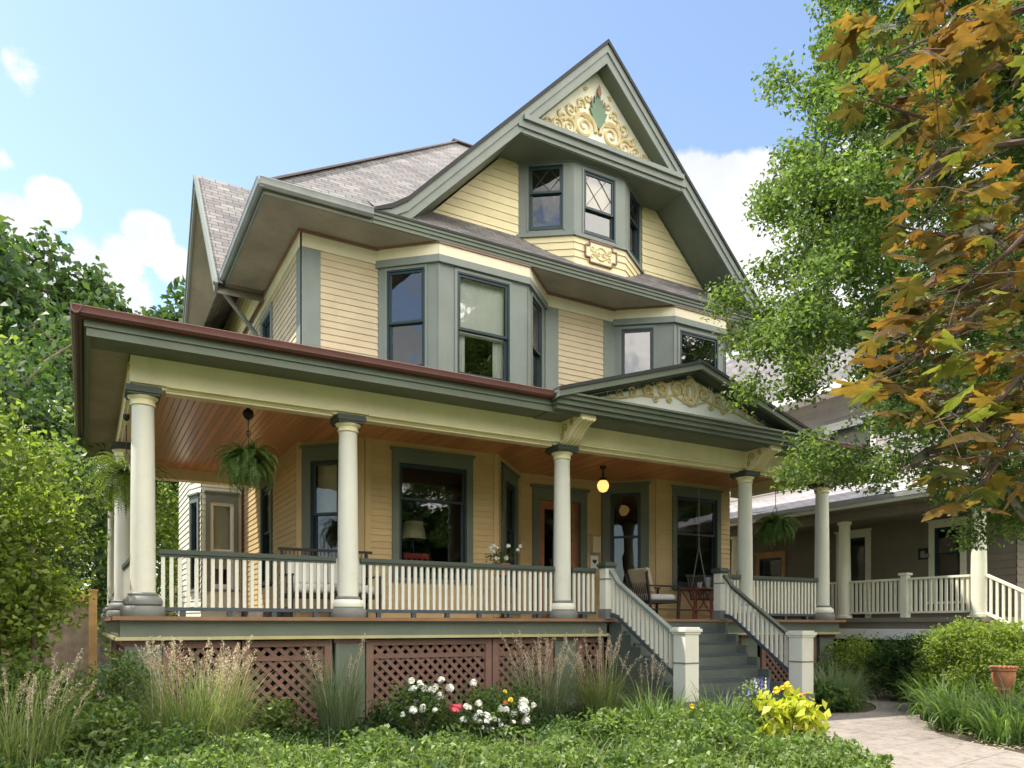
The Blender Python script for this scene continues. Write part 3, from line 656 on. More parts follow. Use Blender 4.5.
rakestrip(rk_o, YG - .015, YG + .05, .045, .20); hb(rk_o, 'rake_moulding', 'grey_green')
rakestrip(rk_m, YG + .012, YG + .05, .20, .40); hb(rk_m, 'rake_board', 'grey_green')
rakestrip(rs, YG + .05, 12.52, .36, .395); hb(rs, 'rake_soffit', 'green')
# gable wall
GW = Fc((4.0, 12.5), (13.36, 12.5))
def gl(z): return (z + .395 - APEX) / 1.016 + GX - 4.0 
gw = MB()
AB = [(7.2, 12.5), (8.06, 11.88), (9.27, 11.88), (10.2, 12.5)]
siding(gw, GW, 0, 9.36, 8.0, 9.85, h=.155, left=lambda z: max(0, gl(z) + .02), right=lambda z: max(3.2, gl(z) + .02))
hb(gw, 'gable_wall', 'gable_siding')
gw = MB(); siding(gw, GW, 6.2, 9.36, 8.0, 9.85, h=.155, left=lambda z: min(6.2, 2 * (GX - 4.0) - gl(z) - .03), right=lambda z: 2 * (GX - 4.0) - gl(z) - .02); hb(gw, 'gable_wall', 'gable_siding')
# attic bay
ab = MB(); ap = MB()
for i, (a, b2) in enumerate(zip(AB[:-1], AB[1:])):
    f = Fc(a, b2); siding(ab, f, -.01, f.L + .01, 7.7, 8.38, h=.15, out=.022)
    hole = [(.20, .86, 8.5, 9.72), (.22, .97, 8.47, 9.68), (f.L - .86, f.L - .20, 8.5, 9.72)][i]
    panel(ap, f, 0, f.L, 8.38, 9.86, [hole])
    ap.fbox(f, -.03, f.L + .03, 0, .05, 8.36, 8.42); ap.fbox(f, -.02, f.L + .02, 0, .03, 9.76, 9.86)
    zm = [9.22, 8.98, 9.22][i]
    window(H, f, *hole[:4], zm, cw=.03, ch=.03, proud=.015, lead=True, sill=False, blind=(.45 if i == 1 else 0), bmat='lampshade', label='small attic sash window with diamond leaded upper pane' if i != 1 else None)
hb(ab, 'attic_bay_wall', 'gable_siding'); hb(ap, 'attic_bay_panel', 'grey_green')
# cartouche below the attic bay
f = Fc(AB[1], AB[2]); ct = MB()
fr_ = [(.18, 8.12), (.27, 8.12), (.27, 8.06), (.46, 8.06), (.46, 8.03), (.76, 8.03), (.76, 8.06), (.95, 8.06), (.95, 8.12), (1.04, 8.12)]
zc0, zc1 = 7.93, 8.33; zc = (zc0 + zc1) / 2
outl = [(.24, zc0 + .09), (.34, zc0 + .09), (.34, zc0), (.87, zc0), (.87, zc0 + .09), (.97, zc0 + .09), (.97, zc1 - .09), (.87, zc1 - .09), (.87, zc1), (.34, zc1), (.34, zc1 - .09), (.24, zc1 - .09)]
ct.prism([f.pt(u, .024, z) for u, z in outl], (0, -.012, 0)); cart = hb(ct, 'cartouche', 'cream')
c2 = MB()
for a, b2 in zip(outl, outl[1:] + outl[:1]): c2.bar(f.pt(a[0], .04, a[1]), f.pt(b2[0], .04, b2[1]), .022, .035, up=(0, -1, 0))
c2.build('cartouche_border', 'terracotta_trim', cart)
c3 = MB()
c3.tube([f.pt(.605 + .12 * math.cos(t * math.pi / 12), .04, zc + .12 * math.sin(t * math.pi / 12)) for t in range(25)], .016)
for s_ in (-1, 1):
    c3.tube([f.pt(.605 + s_ * (u - .605), .04, z) for u, z in spiral(.80, zc + .07, .07, 1.3, math.pi, 1)], .012)
    c3.tube([f.pt(.605 + s_ * (u - .605), .04, z) for u, z in spiral(.80, zc - .08, .06, 1.2, math.pi, -1)], .012)
    c3.tube([f.pt(.605 + s_ * (u - .605), .04, z) for u, z in spiral(.66, zc, .05, 1.2, 0, -1)], .012)
c3.build('cartouche_scroll', 'ornament', cart)
# boxed cornice below the ornamented triangle
cn_ = MB()
def gx(z): return (z - APEX) / 1.016 + GX          # left rake X at height z
for z0, z1, y0 in ((9.80, 9.88, YG + .02), (9.88, 10.0, YG - .02), (10.0, 10.09, YG - .075), (10.09, 10.12, YG - .03)):
    xl = gx(z1) + .12; cn_.box(xl, 2 * GX - xl, y0, 12.0, z0, z1)
hb(cn_, 'gable_cornice', 'grey_green')
cs_ = MB(); cs_.box(gx(9.8) + .35, 2 * GX - gx(9.8) - .35, YG + .04, 12.52, 9.785, 9.80); hb(cs_, 'cornice_soffit', 'green')
YT = 11.98
tp = MB(); tp.poly([(gx(10.11) + .36, YT, 10.11), (2 * GX - gx(10.11) - .36, YT, 10.11), (GX, YT, APEX - .37)]); tym = hb(tp, 'tympanum', 'pale_cream')
def relief(mb, pts, r, y): mb.tube([(x, y, z) for x, z in pts], r, n=6)
orn = MB()
for s_ in (-1, 1):
    def S(p): return [(GX + s_ * (x - GX), z) for x, z in p]
    def taper(p, r): return [r * (1 - .6 * i / len(p)) for i in range(len(p))]
    for (cx, cz, r0, tn, a0, sg2, rr) in ((8.36, 10.58, .27, 1.9, -.2, 1, .048), (8.02, 10.46, .16, 1.6, 2.6, -1, .036), (7.74, 10.42, .13, 1.5, -.4, 1, .032), (8.06, 10.80, .15, 1.5, .4, -1, .034), (7.86, 10.62, .10, 1.4, 2.0, 1, .028), (8.28, 10.98, .11, 1.4, -.4, 1, .028), (7.56, 10.40, .08, 1.4, 2.8, -1, .022), (8.22, 10.84, .08, 1.2, 1.2, 1, .024), (8.44, 11.14, .08, 1.3, .5, -1, .022), (8.10, 10.62, .07, 1.2, 0, 1, .022), (7.42, 10.37, .05, 1.2, .3, 1, .018), (8.40, 11.30, .05, 1.2, .5, 1, .016)):
        p = S(spiral(cx, cz, r0, tn, a0, sg2)); orn.tube([(x, YT - .012, z) for x, z in p], taper(p, rr), n=6)
    p = S([(8.62, 10.36), (8.5, 10.33), (8.3, 10.30), (8.05, 10.32), (7.8, 10.29), (7.4, 10.31)]); orn.tube([(x, YT - .01, z) for x, z in p], .02)
    p = S([(8.55, 10.72), (8.3, 10.78), (8.2, 10.72), (8.02, 10.62), (7.85, 10.66)]); orn.tube([(x, YT - .01, z) for x, z in p], .022)
orn.build('gable_scrollwork', 'ornament', tym, smooth=True)
pl_ = MB()
leafo = [(0, 10.60), (.09, 10.68), (.17, 10.78), (.14, 10.81), (.21, 10.96), (.15, 10.95), (.17, 11.10), (.10, 11.05), (.10, 11.22), (.05, 11.15), (0, 11.42)]
pl_.prism([(GX + x, YT, z) for x, z in leafo] + [(GX - x, YT, z) for x, z in leafo[-2:0:-1]], (0, -.05, 0))
pl_.build('gable_palmette', 'leaf_ornament', tym)
pl2 = MB(); pl2.prism([(GX + x, YT - .0505, z) for x, z in [(0, 11.2), (.05, 11.28), (.035, 11.36), (0, 11.46), (-.035, 11.36), (-.05, 11.28)]], (0, -.02, 0))
for s_ in (-1, 1): pl2.prism([(GX + s_ * x, YT - .001, z) for x, z in [(.16, 11.0), (.19, 11.1), (.16, 11.2), (.12, 11.1)]], (0, -.03, 0))
pl2.build('palmette_bud', 'terracotta_trim', tym)
# pent roof and its eave board under the gable
pr = MB(); slope(pr, [(4.1, YG - .03, 7.665), (13.26, YG - .03, 7.665), (13.26, 12.52, 8.36), (4.1, 12.52, 8.36)], (4.1, YG, 7.66), (1, 0, 0), (0, 1, .8)); hb(pr, 'pent_roof', 'roof')
pe = MB(); pe.box(4.05, 13.31, YG - .035, YG, 7.625, 7.66); hb(pe, 'pent_roof_edge', 'roof_edge')
gf = MB()
for z0, z1, y0 in ((7.46, 7.52, YG + .02), (7.52, 7.58, YG - .0), (7.58, 7.625, YG - .02)): gf.box(4.03, 13.33, y0, YG + .06, z0, z1)
hb(gf, 'gable_eave_board', 'green')

# --- ground-floor walls behind the porch
G1 = [(3.1, 17.6), (3.1, 12.79), (3.98, 11.91), (6.45, 11.91), (7.6, 13.1), (9.56, 13.1), (10.38, 12.28), (12.5, 12.28)]
gwl = MB()
GF = [Fc(a, b2) for a, b2 in zip(G1[:-1], G1[1:])]
HOL = {0: [(3.0 - 1.05, 3.0, 1.75, 3.75)], 1: [(.12, .92, 1.7, 3.95)], 2: [(.5, 1.95, 1.7, 3.9)], 3: [(.15, 1.35, 1.7, 3.95)], 4: [(.3, 1.57, 1.1, 3.8)], 5: [(.03, .98, 1.7, 3.95)], 6: [(.48, 1.8, 1.72, 3.9)]}
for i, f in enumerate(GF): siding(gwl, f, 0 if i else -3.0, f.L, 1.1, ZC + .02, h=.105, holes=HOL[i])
hb(gwl, 'porch_wall', 'siding_with_bounce')
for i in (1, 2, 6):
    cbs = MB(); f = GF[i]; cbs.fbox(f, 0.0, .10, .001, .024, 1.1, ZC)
    if i != 6: cbs2 = MB(); cbs2.fbox(f, f.L - .10, f.L, .001, .024, 1.1, ZC); hb(cbs2, 'porch_corner_board', 'siding_with_bounce')
    hb(cbs, 'porch_corner_board', 'siding_with_bounce')
PW = dict(cas='green', glass='porch_glass')
window(H, GF[0], 2.05, 2.85, 1.85, 3.7, 2.8, cw=.12, ch=.16, proud=.04, **PW)
window(H, GF[1], .27, .80, 1.8, 3.72, 2.84, cw=.15, ch=.22, proud=.04, blind=.42, bmat='lampshade', **PW)
window(H, GF[2], .58, 1.83, 1.8, 3.71, 3.12, cw=.12, ch=.20, proud=.04, label='wide cottage window with a table lamp behind it', **PW)
window(H, GF[3], .42, 1.12, 1.8, 3.66, 2.8, cw=.2, ch=.22, proud=.04, **PW)
window(H, GF[5], .22, .86, 1.8, 3.78, 2.86, cw=.17, ch=.17, proud=.04, **PW)
window(H, GF[6], .56, 1.72, 1.82, 3.74, 2.95, cw=.11, ch=.17, proud=.04, **PW)
f = GF[4]
dc = MB(); dc.fbox(f, .27, .43, -.12, .04, 1.1, 3.55); dc.fbox(f, 1.44, 1.60, -.12, .04, 1.1, 3.55); dc.fbox(f, .27, 1.60, -.12, .04, 3.55, 3.78); dc.fbox(f, .22, 1.65, -.02, .08, 3.78, 3.83)
door = hb(dc, 'front_door', 'green')
dl = MB(); ring(dl, f, .43, 1.44, 1.12, 3.55, .17, -.11, -.06, tb=.5, tt=.17)
dl.fbox(f, .60, 1.27, -.10, -.07, 1.62, 1.75); dl.build('door_leaf', 'door_wood', door)
dg = MB(); dg.quad(f.pt(.60, -.085, 1.75), f.pt(1.27, -.085, 1.75), f.pt(1.27, -.085, 3.38), f.pt(.60, -.085, 3.38)); dg.build('door_pane', 'porch_glass', door)
dk = MB(); dk.lathe(f.pt(.52, -.02, 2.1), [(.001, 0), (.025, .01), (.03, .03), (.02, .05), (.001, .055)]); dk.build('door_knob', 'iron', door, smooth=True)
# inner rooms, so that the glass looks into dark interiors
inn = MB()
def room(x0, x1, y0, y1, z0, z1):
    inn.quad((x0, y1, z0), (x1, y1, z0), (x1, y1, z1), (x0, y1, z1)); inn.quad((x0, y0, z0), (x1, y0, z0), (x1, y1, z0), (x0, y1, z0)); inn.quad((x0, y0, z1), (x1, y0, z1), (x1, y1, z1), (x0, y1, z1))
    inn.quad((x0, y0, z0), (x0, y1, z0), (x0, y1, z1), (x0, y0, z1)); inn.quad((x1, y0, z0), (x1, y1, z0), (x1, y1, z1), (x1, y0, z1))
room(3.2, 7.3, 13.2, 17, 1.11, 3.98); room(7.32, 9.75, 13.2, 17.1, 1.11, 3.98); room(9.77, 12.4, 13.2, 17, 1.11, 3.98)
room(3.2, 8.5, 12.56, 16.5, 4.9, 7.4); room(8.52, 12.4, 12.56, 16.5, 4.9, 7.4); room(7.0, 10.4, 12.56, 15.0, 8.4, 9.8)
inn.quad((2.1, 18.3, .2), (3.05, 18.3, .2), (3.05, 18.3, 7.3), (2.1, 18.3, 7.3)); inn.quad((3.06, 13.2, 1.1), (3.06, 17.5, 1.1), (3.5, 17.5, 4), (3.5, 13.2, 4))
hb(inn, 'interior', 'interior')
tl = MB(); tl.lathe((5.35, 13.2, 1.11), [(.16, 0), (.16, .75), (.03, .76), (.03, 1.0), (.07, 1.05), (.07, 1.15), (.015, 1.2), (.015, 1.5)], n=14)
lampb = tag(tl.build('table_lamp', 'iron', None, smooth=True, org=(5.35, 13.2, 1.11)), 'table lamp with cream drum shade seen through the wide front window', 'lamp')
ls = MB(); ls.lathe((5.35, 13.2, 2.6), [(.24, 0), (.18, .32)], n=24); ls.build('lamp_shade', 'lampshade', lampb, smooth=True)

# --- porch
fo = MB(); fo.box(.75, 12.3, 11.95, 12.0, -.5, 1.0); fo.box(3.05, 3.1, 12, 21, -.5, 1.1); hb(fo, 'foundation', 'foundation')
dv = MB(); dv.box(.7, 12.6, 10.6, 10.65, -.5, 1.0); dv.box(.7, .75, 10.6, 16.2, -.5, 1.0); hb(dv, 'under_porch_shade', 'dark_void')  # near-black sheets behind the lattice, painting in the shade under the porch
dk_ = MB(); dk_.box(.32, 13.0, 9.76, 13.3, 1.06, 1.095); dk_.box(.32, 3.2, 13.3, 16.45, 1.06, 1.095); hb(dk_, 'porch_deck', 'deck')
nz_ = MB(); nz_.box(.28, 13.04, 9.72, 9.76, 1.055, 1.10); nz_.box(.28, .32, 9.76, 16.45, 1.055, 1.10); hb(nz_, 'deck_nosing', 'deck_edge')
sk = MB(); sk.box(9.72, 12.96, 9.82, 9.86, .86, 1.055); hb(sk, 'porch_skirt', 'green'); sk = MB(); sk.box(.36, 7.30, 9.82, 9.86, .86, 1.055); sk.box(.36, .40, 9.86, 16.4, .86, 1.055); hb(sk, 'porch_skirt', 'green')
sk2 = MB(); sk2.box(9.72, 12.97, 9.79, 9.82, .82, .86); hb(sk2, 'skirt_moulding', 'olive_trim'); sk2 = MB(); sk2.box(.34, 7.30, 9.79, 9.82, .82, .86); sk2.box(.31, .34, 9.79, 16.4, .82, .86); hb(sk2, 'skirt_moulding', 'olive_trim')
# lattice panels, piers
def lattice(fc, u0, u1, z0, z1, pitch=.150, wd=.050):
    p = MB(); ring(p, fc, u0, u1, z0, z1, .10, -.02, .03, tb=.12, tt=.08)
    if u1 - u0 > 1.0: p.fbox(fc, u0 + .1, u1 - .1, -.018, .014, z1 - .26, z1 - .20)
    a0, a1, b0, b1 = u0 + .05, u1 - .05, z0 + .05, z1 - .05
    for sg, w0 in ((1, -.012), (-1, -.002)):
        c = -(b1 - b0) - (a1 - a0)
        while c < (a1 - a0) + (b1 - b0):
            # line u = a0 + c + sg*(z-b0)
            zs = []
            za, zb = b0, b1
            t = sorted([(a0 - a0 - c) * sg + b0, (a1 - a0 - c) * sg + b0]); za, zb = max(za, t[0]), min(zb, t[1])
            if zb - za > .03:
                q0, q1 = fc.pt(a0 + c + sg * (za - b0), w0, za), fc.pt(a0 + c + sg * (zb - b0), w0, zb)
                nn = (fc.n[0], fc.n[1], 0); p.bar(q0, q1, wd, .008, up=nn)
            c += pitch * 1.0
    return hb(p, 'lattice_panel', 'lattice')
LF = Fc((.4, 9.93), (12.9, 9.93))
for u0, u1 in ((.42, 1.30), (1.32, 2.46), (2.93, 4.85), (4.87, 5.93), (6.38, 6.9), (9.55, 10.05), (10.5, 12.0)):
    lattice(LF, u0, u1, -.40, .80)
LS = Fc((.47, 16.2), (.47, 10.1))
lattice(LS, .3, 2.6, -.40, .80); lattice(LS, 2.8, 5.8, -.40, .80)
for x in (.61, 3.106, 6.56, 10.57, 12.685):
    q = MB(); q.box(x - .2, x + .2, 9.89, 10.25, -.55, .76); pier = hb(q, 'porch_pier', 'green'); q = MB(); q.box(x - .23, x + .23, 9.87, 10.28, .76, .818); q.build('pier_cap', 'maroon', pier)
# ceiling and entablature
ce = MB(); ce.box(.45, 12.85, 9.99, 13.2, ZC, ZC + .03); ce.box(.45, 3.3, 13.2, 16.2, ZC, ZC + .03); hb(ce, 'porch_ceiling', 'ceiling')
be = MB(); be.box(.47, 12.83, 9.86, 10.14, 3.84, 4.15); be.box(.46, .74, 10.14, 16.34, 3.84, 4.15); be.box(12.55, 12.83, 10.14, 12.3, 3.84, 4.15); be.box(.74, 3.1, 16.06, 16.33, 3.84, 4.15)
hb(be, 'porch_beam', 'cream')
bt = MB(); bt.box(.50, 12.80, 9.90, 10.10, 3.80, 3.84)
for xa, xb in ((.85, 2.87), (3.34, 6.32), (6.8, 10.33), (10.81, 12.45)): bt.box(xa, xb, 9.84, 9.86, 3.825, 3.86); bt.box(xa, xb, 9.92, 10.08, 3.775, 3.80)
bt.box(.50, .70, 10.1, 16.2, 3.80, 3.84)
hb(bt, 'beam_moulding', 'cream')
ps = MB(); ps.box(.06, 12.96, 9.345, 9.86, 4.152, 4.18); ps.box(12.83, 13.0, 9.86, 12.3, 4.152, 4.18)
hb(ps, 'porch_soffit', 'green')
ps2 = MB(); ps2.box(.06, .46, 9.865, 16.6, 4.150, 4.178); hb(ps2, 'porch_side_soffit', 'soffit')
pf = MB()
for z0, z1, d in ((4.11, 4.20, .0), (4.20, 4.31, .022)):
    pf.box(.02 - d, 13.0 + d, 9.32 - d, 9.36, z0, z1); pf.box(.02 - d, .06, 9.36, 16.6, z0, z1); pf.box(12.96, 13.0 + d, 9.36, 12.4, z0, z1)
hb(pf, 'porch_fascia', 'green')
pg = MB(); halfgutter(pg, (-.12, 9.275, 4.37), (5.95, 9.275, 4.37), .095, (0, -1, 0)); halfgutter(pg, (-.03, 9.16, 4.37), (-.03, 16.6, 4.37), .095, (-1, 0, 0)); 
pg.box(-.05, 5.95, 9.25, 9.29, 4.27, 4.37); pg.box(-.05, -.02, 9.29, 16.6, 4.27, 4.37)
hb(pg, 'porch_gutter', 'maroon', smooth=True)
pg = MB(); halfgutter(pg, (11.3, 9.275, 4.37), (13.1, 9.275, 4.37), .095, (0, -1, 0)); hb(pg, 'porch_gutter', 'maroon', smooth=True)
prf = MB(); slope(prf, [(-.04, 9.28, 4.385), (13.04, 9.28, 4.385), (12.52, 12.5, 4.98), (3.1, 12.5, 4.98)], (0, 9.28, 4.38), (1, 0, 0), (0, 1, .18)); slope(prf, [(-.04, 16.6, 4.385), (-.04, 9.28, 4.385), (3.1, 12.5, 4.98), (3.1, 16.6, 4.98)], (0, 16.6, 4.38), (0, -1, 0), (1, 0, .18))
slope(prf, [(13.04, 9.28, 4.385), (13.04, 12.4, 4.385), (12.52, 12.5, 4.98)], (13, 9.28, 4.38), (0, 1, 0), (-1, 0, .6))
hb(prf, 'porch_roof', 'roof')
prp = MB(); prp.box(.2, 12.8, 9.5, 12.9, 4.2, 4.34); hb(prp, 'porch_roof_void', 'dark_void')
# columns
def column(x, y, torus):
    c = MB(); prof = []
    for i in range(13):
        t = i / 12; prof.append((.139 - .019 * t ** 1.7, .27 + t * 2.33))
    c.lathe((x, y, 1.095), prof, n=28); col = hb(c, 'column', 'white_post', smooth=True)
    b_ = MB(); b_.lathe((x, y, 1.095), [(.235, 0), (.245, .03), (.245, .10), (.22, .13)], n=28)
    b_.build('column_plinth', 'plinth', col, smooth=True)
    t_ = MB(); t_.lathe((x, y, 1.095), [(.19, .128), (.215, .15), (.218, .19), (.195, .235), (.165, .25)], n=28); t_.build('column_base', torus, col, smooth=True)
    r_ = MB(); r_.lathe((x, y, 1.095), [(.162, .25), (.168, .26), (.166, .275), (.147, .29)], n=28); r_.build('column_ring', 'plinth', col, smooth=True)
    k_ = MB(); k_.lathe((x, y, 3.69), [(.128, -.10), (.14, -.09), (.14, -.07), (.13, -.06), (.135, -.03), (.165, -.005), (.172, .02), (.16, .035)], n=28); k_.build('capital', 'cream', col, smooth=True)
    a_ = MB(); a_.box(x - .19, x + .19, y - .19, y + .19, 3.725, 3.80); a_.box(x - .175, x + .175, y - .175, y + .175, 3.70, 3.725); a_.build('abacus', 'dark_green', col)
for x, t in ((.61, 'plinth'), (3.106, 'white_post'), (6.56, 'white_post'), (10.57, 'white_post'), (12.685, 'white_post')): column(x, 10.0, t)
column(.54, 13.2, 'plinth'); column(.52, 16.2, 'plinth')
# railings
BAL = []
bal_src = None
def baluster_mesh(h):
    m_ = MB(); m_.box(-.021, .021, -.019, .019, 0, h); return m_
bal_me = {}
def get_bal(h):
    k = round(h, 3)
    if k not in bal_me:
        o = baluster_mesh(h).build('baluster', 'white_post', None); bal_me[k] = o.data; bpy.data.objects.remove(o)
    return bal_me[k]
def add_bal(parent, x, y, z, h):
    o = bpy.data.objects.new('baluster', get_bal(h)); COL.objects.link(o); o.parent = parent
    o.location = Vector((x, y, z)) - ORG[parent.name]
def railing(P, Q, inset0, inset1, zt=1.91, zb=1.215, individual=True, stuff=None):
    f = Fc(P, Q); r = MB(); r.fbox(f, inset0, f.L - inset1, -.045, .045, zt - .055, zt); r.fbox(f, inset0, f.L - inset1, -.03, .03, zt - .085, zt - .055)
    ra = hb(r, 'porch_railing', 'dark_green')
    b_ = MB(); b_.fbox(f, inset0, f.L - inset1, -.035, .035, zb - .045, zb)
    n = max(1, round((f.L - inset0 - inset1) / .55))
    for i in range(n): u = inset0 + (f.L - inset0 - inset1) * (i + .5) / n; b_.fbox(f, u - .03, u + .03, -.03, .03, 1.095, zb - .045)
    b_.build('bottom_rail', 'nosing', ra)
    n = round((f.L - inset0 - inset1) / .094); st = (f.L - inset0 - inset1) / n
    for i in range(n):
        u = inset0 + st * (i + .5); p = f.pt(u, 0, zb)
        if individual: add_bal(ra, p[0], p[1], zb, zt - .085 - zb)
        else:
            stuff.hexa([(p[0] + dx, p[1] + dy, z) for z in (zb, zt - .085) for dx, dy in ((-.021, -.019), (.021, -.019), (.021, .019), (-.021, .019))])
    return ra
stf = MB()
railing((.61, 10), (3.106, 10), .17, .17); railing((3.106, 10), (6.56, 10), .17, .17); railing((6.56, 10), (7.22, 9.95), .17, .06)
railing((10.57, 10), (12.685, 10), .17, .17, individual=False, stuff=stf); railing((9.82, 9.95), (10.57, 10), .06, .17, individual=False, stuff=stf)
railing((.53, 16.2), (.54, 13.2), .2, .2, individual=False, stuff=stf); railing((.54, 13.2), (.6, 10), .2, .2, individual=False, stuff=stf); railing((12.685, 10), (12.685, 12.2), .2, .05, individual=False, stuff=stf)
sb_ = hb(stf, 'balusters', 'white_post'); sb_['kind'] = 'stuff'
# steps
NR = 8; RH = (1.095 + .40) / NR; TD = .236; Y0 = 9.76
for k in range(1, NR):
    z = 1.095 - RH * k; y1 = Y0 - TD * (k - 1); y0 = y1 - TD
    t = MB(); t.box(7.42, 9.60, y0 - .03, y1 - .022, z - .04, z); tr = hb(t, 'stair_tread', 'nosing')
for k in range(NR):
    z = 1.095 - RH * k; y1 = Y0 - TD * k; t = MB(); t.box(7.42, 9.60, y1 - .022, y1 - .002 if k else y1 - .002, z - RH, z - .042 if k else z - .05); hb(t, 'stair_riser', 'stair')
for x0, x1 in ((7.36, 7.42), (9.60, 9.66)):
    ss = MB()
    for k in range(NR):
        z = 1.095 - RH * k; y1 = Y0 - TD * k; ss.box(x0, x1, y1 - TD, y1 - .001, -.5, z - .06)
    ss.box(x0, x1, Y0, 9.85, -.5, 1.05)
    hb(ss, 'stair_string', 'stair')
def newel(x, y, z0, z1, wd, capmat, bandz):
    n_ = MB(); h = wd / 2; n_.box(x - h, x + h, y - h, y + h, z0, z1); ne = hb(n_, 'newel_post', 'white_post', bevel=.008)
    c_ = MB(); c_.box(x - h - .035, x + h + .035, y - h - .035, y + h + .035, z1, z1 + .045); c_.box(x - h - .018, x + h + .018, y - h - .018, y + h + .018, z1 - .03, z1); c_.box(x - h - .01, x + h + .01, y - h - .01, y + h + .01, z1 + .045, z1 + .07)
    c_.build('newel_cap', capmat, ne, bevel=.006)
    b_ = MB(); b_.box(x - h - .006, x + h + .006, y - h - .006, y + h + .006, bandz, bandz + .02); b_.build('newel_band', 'plinth', ne); b_ = MB(); b_.box(x - h - .012, x + h + .012, y - h - .012, y + h + .012, z0, z0 + (.40 if z1 < 1.5 else .16)); b_.build('newel_base', 'plinth', ne)
newel(7.27, 9.78, 1.095, 1.93, .17, 'dark_green', 1.72); newel(9.74, 9.78, 1.095, 1.93, .17, 'dark_green', 1.72)
newel(7.33, 8.02, -.46, .90, .25, 'white_post', .46); newel(9.76, 8.08, -.46, .84, .26, 'white_post', .42)
for x, yb, zt1 in ((7.29, 8.14, .86), (9.75, 8.21, .80)):
    ya = 9.70; r = MB()
    top = [(ya + .1, 1.90), (ya - .02, 1.88), (ya - .10, 1.80), (ya - .20, 1.68), (yb + .02, zt1 + .02)]
    sl_ = (top[-2][1] - top[-1][1]) / (top[-2][0] - top[-1][0])
    for (a, za), (b2, zb) in zip(top[:-1], top[1:]):
        r.hexa([(x - .045, b2, zb - .055), (x + .045, b2, zb - .055), (x + .045, a, za - .055), (x - .045, a, za - .055), (x - .045, b2, zb), (x + .045, b2, zb), (x + .045, a, za), (x - .045, a, za)])
    ra = hb(r, 'stair_railing', 'grey_green' if x < 8 else 'dark_green')
    zb1 = .30 if x < 8 else .25
    bot = [(ya - .03, 1.20), (ya - .2, 1.16), (yb, zb1)]
    b_ = MB()
    for (a, za), (b2, zb) in zip(bot[:-1], bot[1:]): b_.hexa([(x - .03, b2, zb - .07), (x + .03, b2, zb - .07), (x + .03, a, za - .07), (x - .03, a, za - .07), (x - .03, b2, zb), (x + .03, b2, zb), (x + .03, a, za), (x - .03, a, za)])
    b_.build('bottom_rail', 'nosing', ra)
    def lerp(pl, y):
        for (a, za), (b2, zb) in zip(pl[:-1], pl[1:]):
            if b2 <= y <= a: return zb + (za - zb) * (y - b2) / (a - b2)
        return pl[-1][1]
    n = 15
    for i in range(n):
        y = ya - .06 + (yb + .05 - ya + .06) * i / (n - 1); z0_, z1_ = lerp(bot, y) - .02, lerp(top, y) - .03
        o = bpy.data.objects.new('baluster', get_bal(z1_ - z0_)); COL.objects.link(o); o.parent = ra; o.location = Vector((x, y, z0_)) - ORG[ra.name]
# pediment over the steps
PX = 8.62; PL, PRR = 5.95, 11.29; ZB, ZA = 4.37, 5.21
pd = MB()
for z0, z1, y0 in ((4.14, 4.20, 9.20), (4.20, 4.27, 9.15), (4.27, 4.33, 9.11), (4.33, 4.36, 9.07)): pd.box(PL - (9.20 - y0) * .5, PRR + (9.20 - y0) * .5, y0, 9.86, z0, z1)
ped = hb(pd, 'pediment', 'green')
prk = MB(); pun = MB(); pe2 = MB()
for s_ in (-1, 1):
    xe = PL - .06 if s_ < 0 else PRR + .06
    def rk2(mb, y0, y1, d0, d1):
        v = [(xe, y0, ZB - d1), (PX, y0, ZA - d1), (PX, y1, ZA - d1), (xe, y1, ZB - d1), (xe, y0, ZB - d0), (PX, y0, ZA - d0), (PX, y1, ZA - d0), (xe, y1, ZB - d0)]
        if s_ > 0: v = [v[1], v[0], v[3], v[2], v[5], v[4], v[7], v[6]]
        mb.hexa(v)
    rk2(pe2, 9.03, 12.45, -.03, .02); rk2(prk, 9.05, 9.12, .02, .11); rk2(pun, 9.12, 9.36, .10, .13)
prk.build('pediment_rake', 'green', ped); pun.build('pediment_soffit', 'dark_green', ped)
pro = MB()
for s_ in (-1, 1):
    xe = PL - .06 if s_ < 0 else PRR + .06
    q = [(xe, 9.03, ZB + .032), (PX, 9.03, ZA + .032), (PX, 12.45, ZA + .032), (xe, 12.45, ZB + .032)]; pro.poly(q, [(0, 0), (0, 2.8), (3.4, 2.8), (3.4, 0)])
pro.build('pediment_roof', 'roof', ped); pe2.build('pediment_roof_edge', 'roof_edge', ped)
YP = 9.34; k = (ZA - ZB) / (PX - PL + .06)
pt_ = MB(); pt_.poly([(PL + .3, YP, 4.36), (PRR - .3, YP, 4.36), (PRR - .3, YP, 4.36 + .02), (PX, YP, ZA - .13), (PL + .3, YP, 4.38)]); pt_.build('pediment_panel', 'white', ped)
po = MB()
